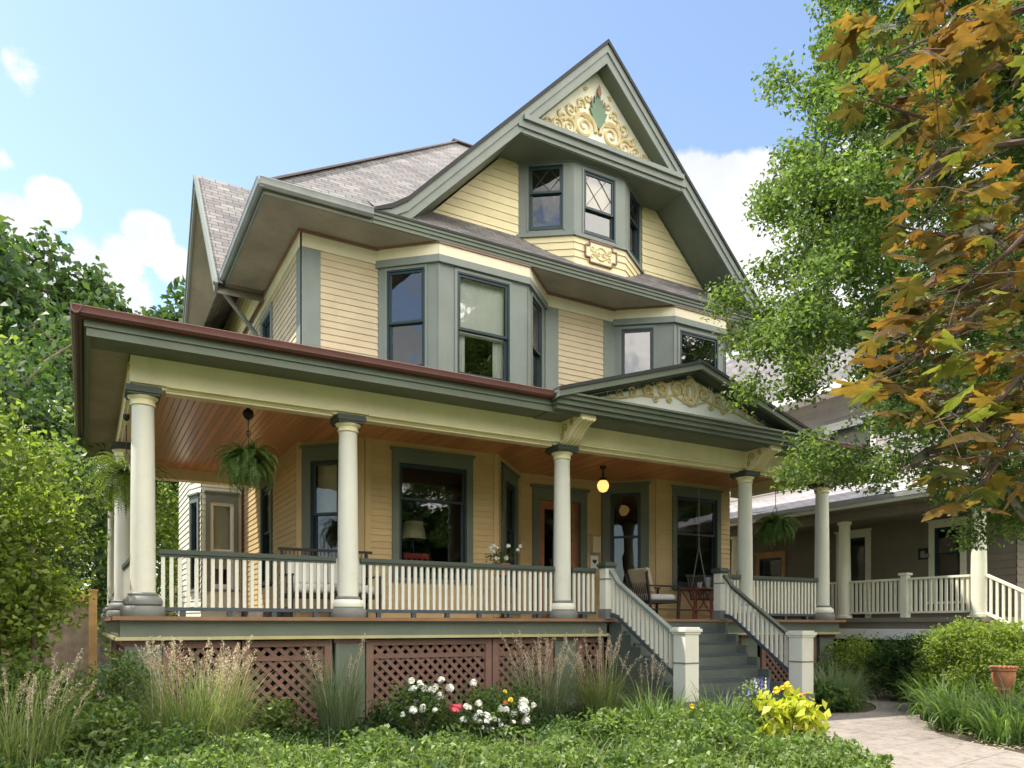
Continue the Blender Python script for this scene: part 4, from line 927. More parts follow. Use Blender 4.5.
for s_ in (-1, 1):
    def S(p): return [(PX + s_ * (x - PX), z) for x, z in p]
    for cx, cz, r0, tn, a0, sg2, rr in ((8.34, 4.80, .14, 1.5, -.5, 1, .032), (8.02, 4.74, .12, 1.5, 2.6, -1, .03), (7.72, 4.68, .105, 1.5, -.4, 1, .027), (7.42, 4.61, .09, 1.4, 2.8, -1, .024), (7.16, 4.56, .07, 1.4, -.3, 1, .02), (6.95, 4.51, .05, 1.3, 2.8, -1, .016), (8.18, 4.93, .06, 1.2, 0, -1, .02), (7.86, 4.84, .05, 1.2, 3, 1, .018), (7.56, 4.74, .05, 1.2, 0, -1, .016), (8.50, 4.66, .07, 1.2, 1, -1, .022), (8.18, 4.62, .06, 1.2, 2, 1, .02), (7.88, 4.58, .05, 1.2, 1, -1, .018)):
        p = S(spiral(cx, cz, r0, tn, a0, sg2)); po.tube([(x, YP - .008, z) for x, z in p], [rr * 1.35 * (1 - .45 * i / len(p)) for i in range(len(p))], n=6)
    p = S([(8.5, 4.62), (8.25, 4.70), (7.95, 4.62), (7.6, 4.60), (7.2, 4.50), (6.9, 4.47)]); po.tube([(x, YP - .006, z) for x, z in p], .018)
po.tube([(PX + .13 * math.cos(t * math.pi / 12), YP - .01, 4.80 + .21 * math.sin(t * math.pi / 12)) for t in range(25)], .035)
po.tube([(PX + .055 * math.cos(t * math.pi / 12), YP - .01, 4.80 + .12 * math.sin(t * math.pi / 12)) for t in range(25)], .018)
po.build('pediment_scrollwork', 'tan_ornament', ped, smooth=True)
for s_ in (-1, 1):
    dt = MB(); n = 44
    for i in range(n):
        t = .1 + .88 * i / n; x = PX + s_ * (PX - PL) * (1 - t); z = ZB + (ZA - ZB) * t - .135
        dt.box(x - .016, x + .016, YP - .03, YP, z - .045, z)
    dt.build('dentil_strip', 'dark_green', ped)
for x in (6.56, 10.57):
    b_ = MB(); pr_ = [(9.86, 4.14), (9.28, 4.14), (9.27, 4.07), (9.38, 4.05), (9.52, 3.98), (9.64, 3.87), (9.76, 3.82), (9.86, 3.80)]
    b_.prism([(x - .13, y, z) for y, z in pr_], (.26, 0, 0)); br_ = hb(b_, 'bracket', 'cream')
    c_ = MB()
    for dx in (-.09, -.03, .03, .09): c_.tube([(x + dx, y - .004, z - .004) for y, z in pr_[2:]], .016, n=6)
    c_.build('bracket_reeds', 'cream', br_, smooth=True)
    d_ = MB()
    for cy, cz, r0, tn, a0, sg2 in ((9.72, 4.02, .08, 1.6, -1.2, 1), (9.53, 4.07, .05, 1.4, 2, -1), (9.80, 3.90, .045, 1.3, 1, 1)): d_.tube([(x - .13, y, z) for y, z in spiral(cy, cz, r0, tn, a0, sg2)], .012, n=5)
    d_.build('bracket_scroll', 'ochre', br_)
# ------------------------------------------------------------------ foliage helpers
RNG = np.random.default_rng(11)
def np_mesh(name, mat, V, F, parent=None, org=None, smooth=False, nper=4):
    o0 = ORG.get(parent.name, Vector((0, 0, 0))) if parent is not None else Vector(org or (0, 0, 0))
    V = np.asarray(V, dtype=np.float32) - np.array(o0, dtype=np.float32)
    F = np.asarray(F, dtype=np.int32); n = len(F)
    me = bpy.data.meshes.new(name)
    me.vertices.add(len(V)); me.vertices.foreach_set('co', V.ravel())
    me.loops.add(n * nper); me.loops.foreach_set('vertex_index', F.ravel())
    me.polygons.add(n); me.polygons.foreach_set('loop_start', np.arange(0, n * nper, nper, dtype=np.int32))
    try: me.polygons.foreach_set('loop_total', np.full(n, nper, dtype=np.int32))
    except Exception: pass
    me.materials.append(MATS[mat]); me.update(calc_edges=True)
    if smooth: me.polygons.foreach_set('use_smooth', np.ones(n, dtype=bool))
    return link_mesh(me, name, parent, org)
def unit(a): return a / np.maximum(np.linalg.norm(a, axis=1, keepdims=True), 1e-9)
def leaves_arr(P, size, up=.5, aspect=.5, droop=.3, fold=.18):
    n = len(P); size = np.asarray(size).reshape(-1, 1) * np.ones((n, 1))
    nr = unit(RNG.normal(size=(n, 3)) + np.array([0, 0, up * 2]))
    d = RNG.normal(size=(n, 3)); d[:, 2] -= droop; d = unit(d - nr * np.sum(d * nr, axis=1, keepdims=True)); s = np.cross(nr, d)
    a = P - d * size * .5; t = P + d * size * .5; l = P - d * size * .05 + s * size * aspect * .5 + nr * size * fold; r = P - d * size * .05 - s * size * aspect * .5 + nr * size * fold
    V = np.stack([a, r, t, l], axis=1).reshape(-1, 3); F = np.arange(n * 4).reshape(-1, 4); return V, F
def build_leaves(name, mat, parent, P, size, org=None, **k):
    V, F = leaves_arr(np.asarray(P), size, **k); return np_mesh(name, mat, V, F, parent, org)
def clumps(centers, n, sig, flat=.7):
    C_ = np.asarray(centers); idx = RNG.integers(0, len(C_), n); g_ = np.clip(RNG.normal(size=(n, 3)), -1.75, 1.75); g_[:, 2] *= flat
    s_ = np.asarray(sig)[idx].reshape(-1, 1) if hasattr(sig, '__len__') else sig
    return C_[idx] + g_ * s_
def in_poly(x, y, P):
    c = False; j = len(P) - 1
    for i in range(len(P)):
        if (P[i][1] > y) != (P[j][1] > y) and x < (P[j][0] - P[i][0]) * (y - P[i][1]) / (P[j][1] - P[i][1]) + P[i][0]: c = not c
        j = i
    return c
def limbs(mb, spine, rad, centers, r1=.03, n=5):
    """main limb along spine; a drooping branch to every clump centre"""
    sp = [Vector(p) for p in spine]; mb.tube(sp, rad, n=9)
    nodes = list(sp[1:])
    for a, b in zip(sp[:-1], sp[1:]):
        nodes += [a.lerp(b, t) for t in (.25, .5, .75)]
    nodes = [p for p in nodes if p.z > sp[0].z + (sp[-1].z - sp[0].z) * .22]
    for c in sorted(centers, key=lambda q: min((Vector(q) - p).length for p in nodes)):
        c = Vector(c); p = min(nodes, key=lambda q: (q - c).length + .6 * max(0, q.z - c.z))
        ln = (c - p).length
        if ln < .05: continue
        m1 = p.lerp(c, .5) + Vector((random.uniform(-.08, .08), random.uniform(-.08, .08), .06)) * ln
        r0 = r1 * min(1.6, .4 + ln * .4); mb.tube([p, m1, c], [r0, r0 * .65, r0 * .25], n=n, cap=False)
        if ln > .5: nodes.append(m1)
def crown_centers(c, rad, n, seed, shell=.55, noise=.25):
    rg = np.random.default_rng(seed); out = []
    while len(out) < n:
        d = rg.normal(size=3); d /= np.linalg.norm(d); r = (shell + (1 - shell) * rg.random()) ** .8
        k = 1 + noise * math.sin(3 * d[0] + seed) * math.cos(4 * d[1] + 2 * d[2] + seed)
        out.append((c[0] + d[0] * rad[0] * r * k, c[1] + d[1] * rad[1] * r * k, c[2] + d[2] * rad[2] * r * k))
    return out
def tree(name, base, spine, rads, centers, nleaf, sig, size, mat, label, cat='tree', bark='bark', group=None, r1=.05, trunk='trunk', flat=.75, **k):
    t = empty(name, base, label, cat, group)
    mb = MB(); limbs(mb, spine, rads, centers, r1=r1); mb.build(trunk, bark, t, smooth=True)
    P = clumps(centers, nleaf, sig, flat); sz = size * (0.7 + .6 * RNG.random(nleaf))
    build_leaves('crown', mat, t, P, sz, **k); return t
def ribbons(bases, dirs, lens, widths, bend, nseg=5, lean=.15):
    """arching grass blades"""
    V = []; F = []
    for b, az, ln, w, be in zip(bases, dirs, lens, widths, bend):
        dx, dy = math.cos(az), math.sin(az); sx, sy = -dy, dx
        x, y, z = b; th = lean * random.random(); k0 = len(V); tw = random.uniform(-.6, .6)
        cx, cy = sx * math.cos(tw) + dx * math.sin(tw), sy * math.cos(tw) + dy * math.sin(tw)
        for i in range(nseg + 1):
            t = i / nseg; ww = w * (1 - t ** 1.8) * (.6 + .4 * min(1, t * 5)) * .5 + .0006
            V.append((x - cx * ww, y - cy * ww, z)); V.append((x + cx * ww, y + cy * ww, z))
            th += be / nseg * (.35 + 1.3 * t); st = ln / nseg; x += dx * math.sin(th) * st; y += dy * math.sin(th) * st; z += math.cos(th) * st
        for i in range(nseg):
            q = k0 + 2 * i; F.append((q, q + 1, q + 3, q + 2))
    return V, F
def grass_clump(name, pos, r, n, h, w, bend, mat, label, cat='ornamental grass', group=None, plumes=0, plume_h=0, hvar=.35, plume_len=.3):
    z0 = gz(pos[0], pos[1]) - .02; t = empty(name, (pos[0], pos[1], z0), label, cat, group)
    B = []; A = []; Ln = []; Wd = []; Be = []
    for i in range(n):
        rr = r * math.sqrt(random.random()); a = random.uniform(0, 2 * math.pi)
        B.append((pos[0] + rr * math.cos(a), pos[1] + rr * math.sin(a), z0)); A.append(a + random.gauss(0, .7)); Ln.append(h * random.uniform(1 - hvar, 1.12)); Wd.append(w * random.uniform(.6, 1.2)); Be.append(bend * (random.uniform(.3, 1.4) if random.random() < .8 else random.uniform(1.6, 2.6)))
    V, F = ribbons(B, A, Ln, Wd, Be); np_mesh('blades', mat, V, F, t)
    if plumes:
        st = MB(); PP = []
        for i in range(plumes):
            rr = r * math.sqrt(random.random()); a = random.uniform(0, 2 * math.pi); aa = a + random.gauss(0, .5); H_ = plume_h * random.uniform(.78, 1.08); ln = random.uniform(.05, .32) * (1 + .6 * (random.random() < .2))
            p0 = Vector((pos[0] + rr * math.cos(a), pos[1] + rr * math.sin(a), z0)); pts = []
            for q in range(6):
                tt_ = q / 5; pts.append(p0 + Vector((math.cos(aa) * ln * tt_ ** 2.2, math.sin(aa) * ln * tt_ ** 2.2, H_ * (tt_ - .06 * tt_ ** 3))))
            st.tube(pts, [.0028] * 5 + [.001], n=3, cap=False)
            nb = int(70 * plume_len / .3)
            for q in range(nb):
                u = random.random(); f_ = 1 - plume_len / H_ * u; i0 = min(4, int(f_ * 5)); pp = pts[i0].lerp(pts[i0 + 1], f_ * 5 - i0); wd_ = .018 * (math.sin(math.pi * min(1, u * .9 + .08)) ** .7)
                PP.append((pp.x + random.gauss(0, wd_), pp.y + random.gauss(0, wd_), pp.z + random.gauss(0, .01)))
        st.build('stalks', 'plume', t); build_leaves('seed_heads', 'plume', t, PP, .029, up=.0, aspect=.32, droop=-1.6)
    return t
def bush(name, pos, rad, n, size, mat, label, cat='shrub', group=None, nc=60, sig=.12, zc=None, stem='bark', shell=.6, **k):
    z0 = gz(pos[0], pos[1]) - .02; t = empty(name, (pos[0], pos[1], z0), label, cat, group)
    c = (pos[0], pos[1], z0 + (zc if zc is not None else rad[2] * .8)); cs = [q for q in crown_centers(c, rad, nc, int(abs(pos[0] * 37 + pos[1] * 91)) + 3, shell) if q[2] > z0 + .03]
    mb = MB()
    for q in random.sample(cs, min(len(cs), 22)): 
        a = Vector((pos[0] + random.uniform(-.06, .06), pos[1] + random.uniform(-.06, .06), z0)); q = Vector(q); mb.tube([a, a.lerp(q, .5) + Vector((0, 0, .05)), q], [.012, .009, .004], n=5, cap=False)
    mb.build('stems', stem, t)
    P = clumps(cs, n, sig, .8); P[:, 2] = np.maximum(P[:, 2], z0 + .01); build_leaves('foliage', mat, t, P, size * (.7 + .6 * RNG.random(n)), **k); return t, cs

# ------------------------------------------------------------------ trees
AX = Vector((CS, -SN, 0)); FW = Vector((SN, CS, 0))     # right and forward axes of the view, used only as a local frame for the street tree
TO = FW * 9.9
def T3(s, z, d): p = TO + AX * s * .825 + FW * d * .825; return (p.x, p.y, 1 + (z - 1) * .825)
outline = [(4.55, 12.2), (4.4, 10.4), (4.3, 9.9), (4.48, 9.3), (4.2, 8.8), (4.1, 7.9), (3.8, 7.15), (3.5, 6.75), (3.42, 6.0), (3.5, 5.4), (3.95, 4.9), (4.4, 4.6), (4.65, 4.25), (4.55, 3.9), (4.2, 3.62), (4.3, 3.3), (5.2, 3.25), (6.15, 3.3), (7.1, 3.0), (7.9, 2.2), (8.7, 2.1), (9.4, 4.5), (9.7, 9.3), (9.4, 12.2)]
gaps = [(4.75, 5.1, .34), (5.35, 5.35, .3), (4.5, 4.6, .25), (6.1, 5.5, .3), (5.3, 7.3, .28), (5.6, 6.6, .25)]
cs = []; rg = random.Random(5)
while len(cs) < 380:
    s_, z_ = rg.uniform(3.4, 9.7), rg.uniform(2.1, 12.2)
    if not in_poly(s_, z_, outline) or any(math.hypot(s_ - a, z_ - b) < r for a, b, r in gaps): continue
    if z_ < 4.9 and s_ < 6.6 and rg.random() < .3: continue
    d_ = rg.uniform(-1.7, 1.7) * min(1, (12.6 - z_) / 3 + .2)
    p = T3(s_ + .24, z_, d_)
    if any((Vector(p) - Vector(q)).length < .21 for q in cs): continue
    cs.append(p)
tree('street_tree', (11.57, 4.81, gz(11.57, 4.81) - .05), [(11.57, 4.81, -.6), (11.42, 4.93, .83), (10.93, 5.17, 1.99), (10.33, 5.50, 2.98), (9.95, 5.74, 4.3), (9.82, 5.78, 6.1), (9.9, 5.78, 8.1), (9.9, 5.78, 9.75)], [.085, .064, .052, .05, .048, .042, .03, .012], cs, 165000, .172, .073, 'leaf_green',
     'tall light green tree with small leaves and a leaning grey trunk beside the taupe house', bark='pale_bark', r1=.022, up=.35, aspect=.55)
# far trees behind the house on the left
def far_tree(x, y, h, rad, mat, label, n=11000, size=.34, group=None, seed=1):
    cs_ = []
    for j in range(5):
        a = j * 1.3 + seed; cs_ += crown_centers((x + rad * .5 * math.cos(a) * (j > 0), y + rad * .5 * math.sin(a) * (j > 0), h * (.68 if j == 0 else .5 + .07 * j)), (rad * .62, rad * .62, h * .28), 44, seed * 7 + j, .45)
    return tree('deciduous_tree', (x, y, -.2), [(x, y, -.3), (x + .1, y, h * .2), (x - .1, y, h * .45), (x + .1, y, h * .68), (x, y, h * .9)], [.4, .32, .25, .15, .04], cs_, n, .55, size, mat, label, group=group, r1=.06, up=.3, aspect=.6)
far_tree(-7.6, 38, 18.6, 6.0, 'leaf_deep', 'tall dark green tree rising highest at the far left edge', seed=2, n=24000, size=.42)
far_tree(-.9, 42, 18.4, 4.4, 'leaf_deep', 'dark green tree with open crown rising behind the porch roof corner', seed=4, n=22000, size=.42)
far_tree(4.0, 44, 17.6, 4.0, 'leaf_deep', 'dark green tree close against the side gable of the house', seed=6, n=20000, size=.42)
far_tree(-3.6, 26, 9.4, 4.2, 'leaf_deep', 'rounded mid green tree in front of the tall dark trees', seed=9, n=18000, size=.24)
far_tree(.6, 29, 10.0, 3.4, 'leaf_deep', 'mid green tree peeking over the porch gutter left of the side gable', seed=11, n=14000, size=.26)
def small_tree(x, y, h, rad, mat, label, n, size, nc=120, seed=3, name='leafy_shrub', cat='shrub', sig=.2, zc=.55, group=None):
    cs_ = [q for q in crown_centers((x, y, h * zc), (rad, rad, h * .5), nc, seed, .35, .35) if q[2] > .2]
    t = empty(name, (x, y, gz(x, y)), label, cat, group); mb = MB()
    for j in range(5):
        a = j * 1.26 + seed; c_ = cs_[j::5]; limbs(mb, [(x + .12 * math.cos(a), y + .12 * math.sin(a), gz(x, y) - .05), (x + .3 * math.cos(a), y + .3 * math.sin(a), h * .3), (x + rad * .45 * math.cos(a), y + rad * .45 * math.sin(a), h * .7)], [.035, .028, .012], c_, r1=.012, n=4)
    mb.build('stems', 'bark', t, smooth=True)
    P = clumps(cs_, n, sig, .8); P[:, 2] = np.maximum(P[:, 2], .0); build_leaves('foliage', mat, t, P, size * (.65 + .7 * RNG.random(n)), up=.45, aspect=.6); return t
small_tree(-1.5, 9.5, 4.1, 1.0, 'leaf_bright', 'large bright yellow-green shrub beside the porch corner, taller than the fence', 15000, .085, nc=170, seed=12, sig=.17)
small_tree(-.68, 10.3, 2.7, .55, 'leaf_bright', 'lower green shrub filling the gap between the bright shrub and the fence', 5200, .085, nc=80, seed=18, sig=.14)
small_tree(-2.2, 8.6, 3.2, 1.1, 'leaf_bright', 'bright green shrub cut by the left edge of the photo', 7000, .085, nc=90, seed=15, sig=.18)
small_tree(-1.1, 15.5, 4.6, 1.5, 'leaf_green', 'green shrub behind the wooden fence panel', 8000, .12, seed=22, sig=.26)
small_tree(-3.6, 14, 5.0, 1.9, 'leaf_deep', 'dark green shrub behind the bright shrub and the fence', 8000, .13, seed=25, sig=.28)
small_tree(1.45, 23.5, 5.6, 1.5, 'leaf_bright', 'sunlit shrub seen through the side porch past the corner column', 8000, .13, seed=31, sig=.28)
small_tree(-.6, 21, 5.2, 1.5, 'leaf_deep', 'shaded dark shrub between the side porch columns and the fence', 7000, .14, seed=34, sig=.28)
# trees across the street (they show in the windows)
for i, (x, y, h, rd) in enumerate(((-13, -19, 11, 5), (-3, -24, 11, 5), (9, -22, 12, 5), (21, -19, 21, 6.5), (34, -14, 22, 6.5), (14, -17, 8, 4), (20, -15, 8.5, 4), (26.5, -15, 8.5, 4), (33, -9, 8, 4), (42, -18, 14, 6), (47, -8, 13, 6), (4, -17, 8, 4), (-7, -16, 8, 4))):
    far_tree(x, y, h, rd, 'leaf_deep', 'leafy street tree on the far side of the road, mirrored in the porch windows', seed=40 + i, n=5200, size=.62, group='trees across the street')

# copper maple close to the camera
half = [(0, 0), (.10, .0), (.34, -.08), (.31, .05), (.43, .09), (.31, .20), (.27, .25), (.45, .36), (.57, .53), (.40, .50), (.36, .60), (.22, .47), (.17, .52), (.21, .68), (.12, .73), (.12, .84), (0, 1.04)]
lf = [(x, y) for x, y in half] + [(-x, y) for x, y in half[-2:0:-1]]
MV = []; MF = []
def maple_leaf(p, size, nrm, d):
    nrm = Vector(nrm).normalized(); d = Vector(d); d = (d - nrm * d.dot(nrm)).normalized(); s_ = nrm.cross(d); k0 = len(MV); cu = random.uniform(.2, .95); sk = random.uniform(-.12, .12)
    def P3(x, y): 
        h = -.55 * cu * (abs(x) + .0) - .45 * cu * max(0, y - .3) ** 2 + .05 * math.sin(9 * x + 5 * y); return tuple(Vector(p) + (s_ * (x + sk * y) + d * y + nrm * h) * size)
    MV.append(P3(0, .3)); MV.extend(P3(x, y) for x, y in lf); n = len(lf)
    for i in range(n): MF.append((k0, k0 + 1 + i, k0 + 1 + (i + 1) % n))
mt = empty('maple_tree', (4.3, .95, gz(4.3, .9) - .05), 'copper and olive leaved maple with broad lobed leaves hanging close in front', 'tree')
MC = Vector((0, 0, 1.0))
def M3(px, py, d): 
    r, u = (px - 512) / 757, (625 - py) / 757; p = AX * (r * d) + FW * d; return Vector((p.x, p.y, 1 + u * d))
tb = MB()
trunk = [(4.3, .95, -.6), (4.28, .97, 1.0), (4.2, 1.05, 2.2), (4.15, 1.2, 3.6), (4.2, 1.3, 5.2)]
tb.tube(trunk, [.14, .12, .11, .09, .05], n=12)
sprays = [  # limb from the trunk to its tip, metres: view-frame (right, up, forward) chosen to hang like the real boughs
    [(4.15, 1.2, 3.5), M3(1020, 10, 2.6), M3(960, 25, 2.5), M3(880, 60, 2.4)],
    [(4.15, 1.2, 3.5), M3(1010, 60, 2.7), M3(930, 120, 2.6), M3(868, 100, 2.5)],
    [(4.18, 1.1, 2.9), M3(1024, 142, 2.3), M3(950, 150, 2.3), M3(905, 190, 2.25)],
    [(4.18, 1.1, 2.9), M3(1030, 190, 2.5), M3(960, 240, 2.45), M3(895, 225, 2.4)],
    [(4.2, 1.05, 2.5), M3(1035, 260, 2.2), M3(960, 330, 2.2), M3(870, 385, 2.15)],
    [(4.2, 1.05, 2.5), M3(1030, 280, 2.6), M3(940, 320, 2.5), M3(880, 345, 2.4)],
    [(4.25, 1.0, 2.1), M3(1040, 370, 2.1), M3(970, 440, 2.1), M3(900, 470, 2.15)],
    [(4.25, 1.0, 2.1), M3(1040, 400, 2.3), M3(985, 480, 2.2), M3(950, 520, 2.2)],
    [(4.25, 1.0, 2.1), M3(1050, 340, 2.0), M3(1000, 400, 2.0), M3(925, 425, 2.05)],
    [(4.2, 1.05, 2.5), M3(1060, 200, 2.1), M3(1010, 250, 2.1), M3(960, 290, 2.15)],
    [(4.15, 1.2, 3.5), M3(1060, -60, 2.4), M3(980, -40, 2.4), M3(900, -20, 2.4)]]
nodes = []
for sp in sprays:
    sp = [Vector(p) for p in sp]; pts = []
    for a, b in zip(sp[:-1], sp[1:]): pts += [a.lerp(b, t / 5) for t in range(5)]
    pts.append(sp[-1]); n = len(pts); tb.tube(pts, [0.012 * (1 - i / n) + .002 for i in range(n)], n=6, cap=False); nodes += [(p, i / n) for i, p in enumerate(pts) if i > 4]
tb.build('trunk', 'twig', mt, smooth=True)
pet = MB(); rm = random.Random(21)
mpoly = [(846, -40), (848, 45), (858, 75), (846, 118), (866, 128), (880, 100), (893, 128), (905, 160), (884, 200), (900, 235), (878, 265), (893, 300), (870, 335), (866, 380), (850, 400), (890, 420), (925, 430), (935, 480), (965, 515), (1010, 500), (1100, 470), (1100, -40)]
cnt = 0; tries = 0
while cnt < 340 and tries < 12000:
    tries += 1; p, t = rm.choice(nodes); off = Vector((rm.gauss(0, .14), rm.gauss(0, .17), rm.gauss(-.02, .085))); q = p + off
    s_, f_ = q.dot(AX), q.dot(FW); px, py = 512 + 757 * s_ / f_, 625 - 757 * (q.z - 1) / f_
    if not in_poly(px, py, mpoly): continue
    sz = rm.uniform(.055, .125); nr = Vector((rm.gauss(0, .33), rm.gauss(0, .33), 1)); d = Vector((off.x, off.y, 0)) * 3 - AX * rm.uniform(.1, .9) + Vector((rm.gauss(0, .5), rm.gauss(0, .5), -.35))
    maple_leaf(q, sz, nr, d); pet.tube([p, p.lerp(q, .6) + Vector((0, 0, .015)), q], [.0015, .0012, .0009], n=4, cap=False); cnt += 1
while cnt < 450:
    p, t = rm.choice(nodes); q = p + Vector((rm.gauss(0, .16), rm.gauss(0, .18), rm.gauss(-.03, .09))); s_, f_ = q.dot(AX), q.dot(FW); px, py = 512 + 757 * s_ / f_, 625 - 757 * (q.z - 1) / f_
    cnt += .02
    if not in_poly(px, py, mpoly): continue
    maple_leaf(q, rm.uniform(.035, .08), (rm.gauss(0, .45), rm.gauss(0, .45), 1), (rm.gauss(-.3, .6), rm.gauss(0, .6), -.5)); cnt += .98
pet.build('leaf_stalks', 'twig', mt)
np_mesh('crown', 'leaf_maple', MV, MF, mt, nper=3)

# ------------------------------------------------------------------ hanging ferns, porch things
def fern(loc, rad, zc, label, seed, hook=True, nfr=200, mat='fern'):
    x, y, z = loc; t = empty('hanging_fern', (x, y, z), label, 'hanging plant', 'fern baskets hanging in the porch'); rq = random.Random(seed)
    bk = MB(); bk.lathe((x, y, z - .16), [(.04, 0), (.12, .03), (.16, .10), (.175, .17), (.165, .175)], n=18); bk.build('basket', 'iron', t, smooth=True)
    wi = MB()
    for k in range(3):
        a = k * 2.094 + .4; wi.tube([(x + .165 * math.cos(a), y + .165 * math.sin(a), z), (x + .07 * math.cos(a), y + .07 * math.sin(a), z + .22), (x, y, z + .34)], .004, n=4)
    wi.tube([(x, y, z + .34), (x, y, zc - .14)], .007, n=5)
    if hook:
        wi.tube([(x + .03 * math.cos(q * .5), y, z + .36 + .03 * math.sin(q * .5)) for q in range(-6, 7)], .006, n=4)
    wi.build('hanger', 'iron', t); wi2 = MB(); wi2.lathe((x, y, zc - .30 if hook else zc - .08), [(.012, 0), (.055, .04), (.075, .08), (.06, .13), (.02, .16), (.012, .30)] if hook else [(.02, 0), (.04, .03), (.04, .08)], n=14); wi2.build('ceiling_hook', 'iron', t, smooth=True)
    PV = []; rach = MB()
    for k in range(nfr):
        a = rq.uniform(0, 2 * math.pi); ln = rad * rq.uniform(.9, 1.75); up_ = rq.uniform(-.5, 1.3); pts = []; px_, pz_ = .03, z - .02; th = up_
        for i in range(11):
            pts.append(Vector((x + px_ * math.cos(a), y + px_ * math.sin(a), pz_))); st = ln / 10; px_ += math.cos(th) * st; pz_ += math.sin(th) * st; th -= rq.uniform(.08, .30) * (1 + i * .04)
        rach.tube(pts, [.003] * 10 + [.001], n=3, cap=False)
        sd = Vector((-math.sin(a), math.cos(a), 0))
        for i in range(1, 11):
            for q in (0, .5):
                p = pts[i - 1].lerp(pts[i], q); w_ = .062 * math.sin(math.pi * min(1, (i + q) / 11.2 + .12)) ** .6; dr = (pts[i] - pts[i - 1]).normalized()
                for sg in (-1, 1):
                    e = p + sd * sg * w_ + dr * .012 + Vector((0, 0, -.012)); bw = dr * .0068; PV.append((p - bw, p + bw, e + bw * .4, e - bw * .4))
    rach.build('fronds', 'fern', t)
    V = np.array([[tuple(c) for c in q] for q in PV]).reshape(-1, 3); np_mesh('leaflets', mat, V, np.arange(len(V)).reshape(-1, 4), t)
fern((1.92, 10.6, 3.22), .36, ZC, 'full green fern basket hanging at the front between the corner column and second column', 3)
fern((.49, 11.3, 2.98), .46, 3.80, 'sunlit pale green fern basket hanging on the open left side behind the corner column', 5, hook=False, mat='leaf_bright')
fern((12.0, 10.55, 3.02), .38, ZC, 'dark fern basket hanging between the last two columns near the taupe house', 8, hook=False)
# ceiling globe lamp (lit in the photograph)
lp = empty('porch_lamp', (8.68, 11.8, ZC), 'lit glass globe lamp hanging from the porch ceiling by the front door', 'lamp')
q = MB(); q.lathe((8.68, 11.8, 3.76), [(.05, 0), (.085, .02), (.07, .06), (.02, .08), (.015, .22), (.06, .25), (.065, .288)], n=18); q.build('lamp_fitting', 'iron', lp, smooth=True)
m, nt, b = newmat('lamp_glow'); b.inputs['Base Color'].default_value = (.9, .6, .2, 1); b.inputs['Emission Color'].default_value = (1, .62, .18, 1); b.inputs['Emission Strength'].default_value = .38; MATS['lamp_glow'] = m
q = MB(); q.lathe((8.68, 11.8, 3.55), [(.02, 0), (.07, .02), (.105, .08), (.115, .13), (.10, .18), (.07, .22)], n=22); q.build('lamp_globe', 'lamp_glow', lp, smooth=True)
def cushion(x0, x1, y0, y1, z0, z1, name, mat, parent):
    q = MB(); q.box(x0, x1, y0, y1, z0, z1); o = q.build(name, mat, parent, smooth=True)
    bv = o.modifiers.new('b', 'BEVEL'); bv.width = min(z1 - z0, y1 - y0) * .42; bv.segments = 4; return o
ZD = 1.095
# wicker settee behind the left railing
st_ = empty('wicker_settee', (3.2, 11.1, ZD), 'dark wicker settee with white cushions behind the railing near the second column', 'settee')
q = MB(); 
for x in (2.55, 3.85):
    for y in (10.85, 11.45): q.tube([(x, y, ZD), (x, y, ZD + (.62 if y < 11 else 1.02))], .025, n=7)
    q.bar((x, 10.82, ZD + .62), (x, 11.45, ZD + .64), .07, .03)
q.box(2.52, 3.88, 10.84, 11.46, ZD + .30, ZD + .36); q.build('frame', 'dark_wicker', st_)
q = MB(); q.bar((2.5, 11.47, ZD + 1.04), (3.95, 11.47, ZD + 1.04), .04, .04)
for i in range(23): x = 2.56 + i * .058; q.bar((x, 11.42, ZD + .36), (x, 11.48, ZD + 1.03), .012, .012)
q.build('backrest', 'dark_wicker', st_)
cushion(2.6, 3.19, 10.86, 11.4, ZD + .36, ZD + .50, 'seat_cushion', 'cushion_white', st_); cushion(3.21, 3.8, 10.86, 11.4, ZD + .36, ZD + .50, 'seat_cushion', 'cushion_white', st_)
cushion(2.6, 3.19, 11.28, 11.42, ZD + .50, ZD + .92, 'back_cushion', 'cushion_white', st_); cushion(3.21, 3.8, 11.28, 11.42, ZD + .50, ZD + .92, 'back_cushion', 'cushion_white', st_)
# armchair by the steps: seen from its right, facing +X
ac = empty('wicker_armchair', (9.35, 11.1, ZD), 'dark wicker armchair with white seat and tan back cushion near the steps', 'armchair')
q = MB()
for x, y in ((9.05, 10.8), (9.05, 11.4)): q.bar((x, y, ZD), (x - .13, y, ZD + .88), .035, .035, up=(0, 1, 0))
for x, y in ((9.66, 10.8), (9.66, 11.4)): q.bar((x, y, ZD), (x + .04, y, ZD + .62), .035, .035, up=(0, 1, 0))
for y in (10.8, 11.4): q.bar((8.95, y, ZD + .63), (9.74, y, ZD + .62), .07, .025); q.bar((9.05, y, ZD + .2), (9.66, y, ZD + .2), .02, .02)
q.box(9.02, 9.68, 10.8, 11.4, ZD + .31, ZD + .36); q.build('frame', 'dark_wicker', ac)
q = MB()
for i in range(12): y = 10.82 + i * .053; q.bar((9.03, y, ZD + .36), (8.93, y, ZD + .88), .012, .012, up=(0, 1, 0))
q.bar((8.93, 10.78, ZD + .88), (8.93, 11.42, ZD + .88), .035, .035); q.build('backrest', 'dark_wicker', ac)
cushion(9.06, 9.66, 10.83, 11.37, ZD + .36, ZD + .48, 'seat_cushion', 'cushion_white', ac)
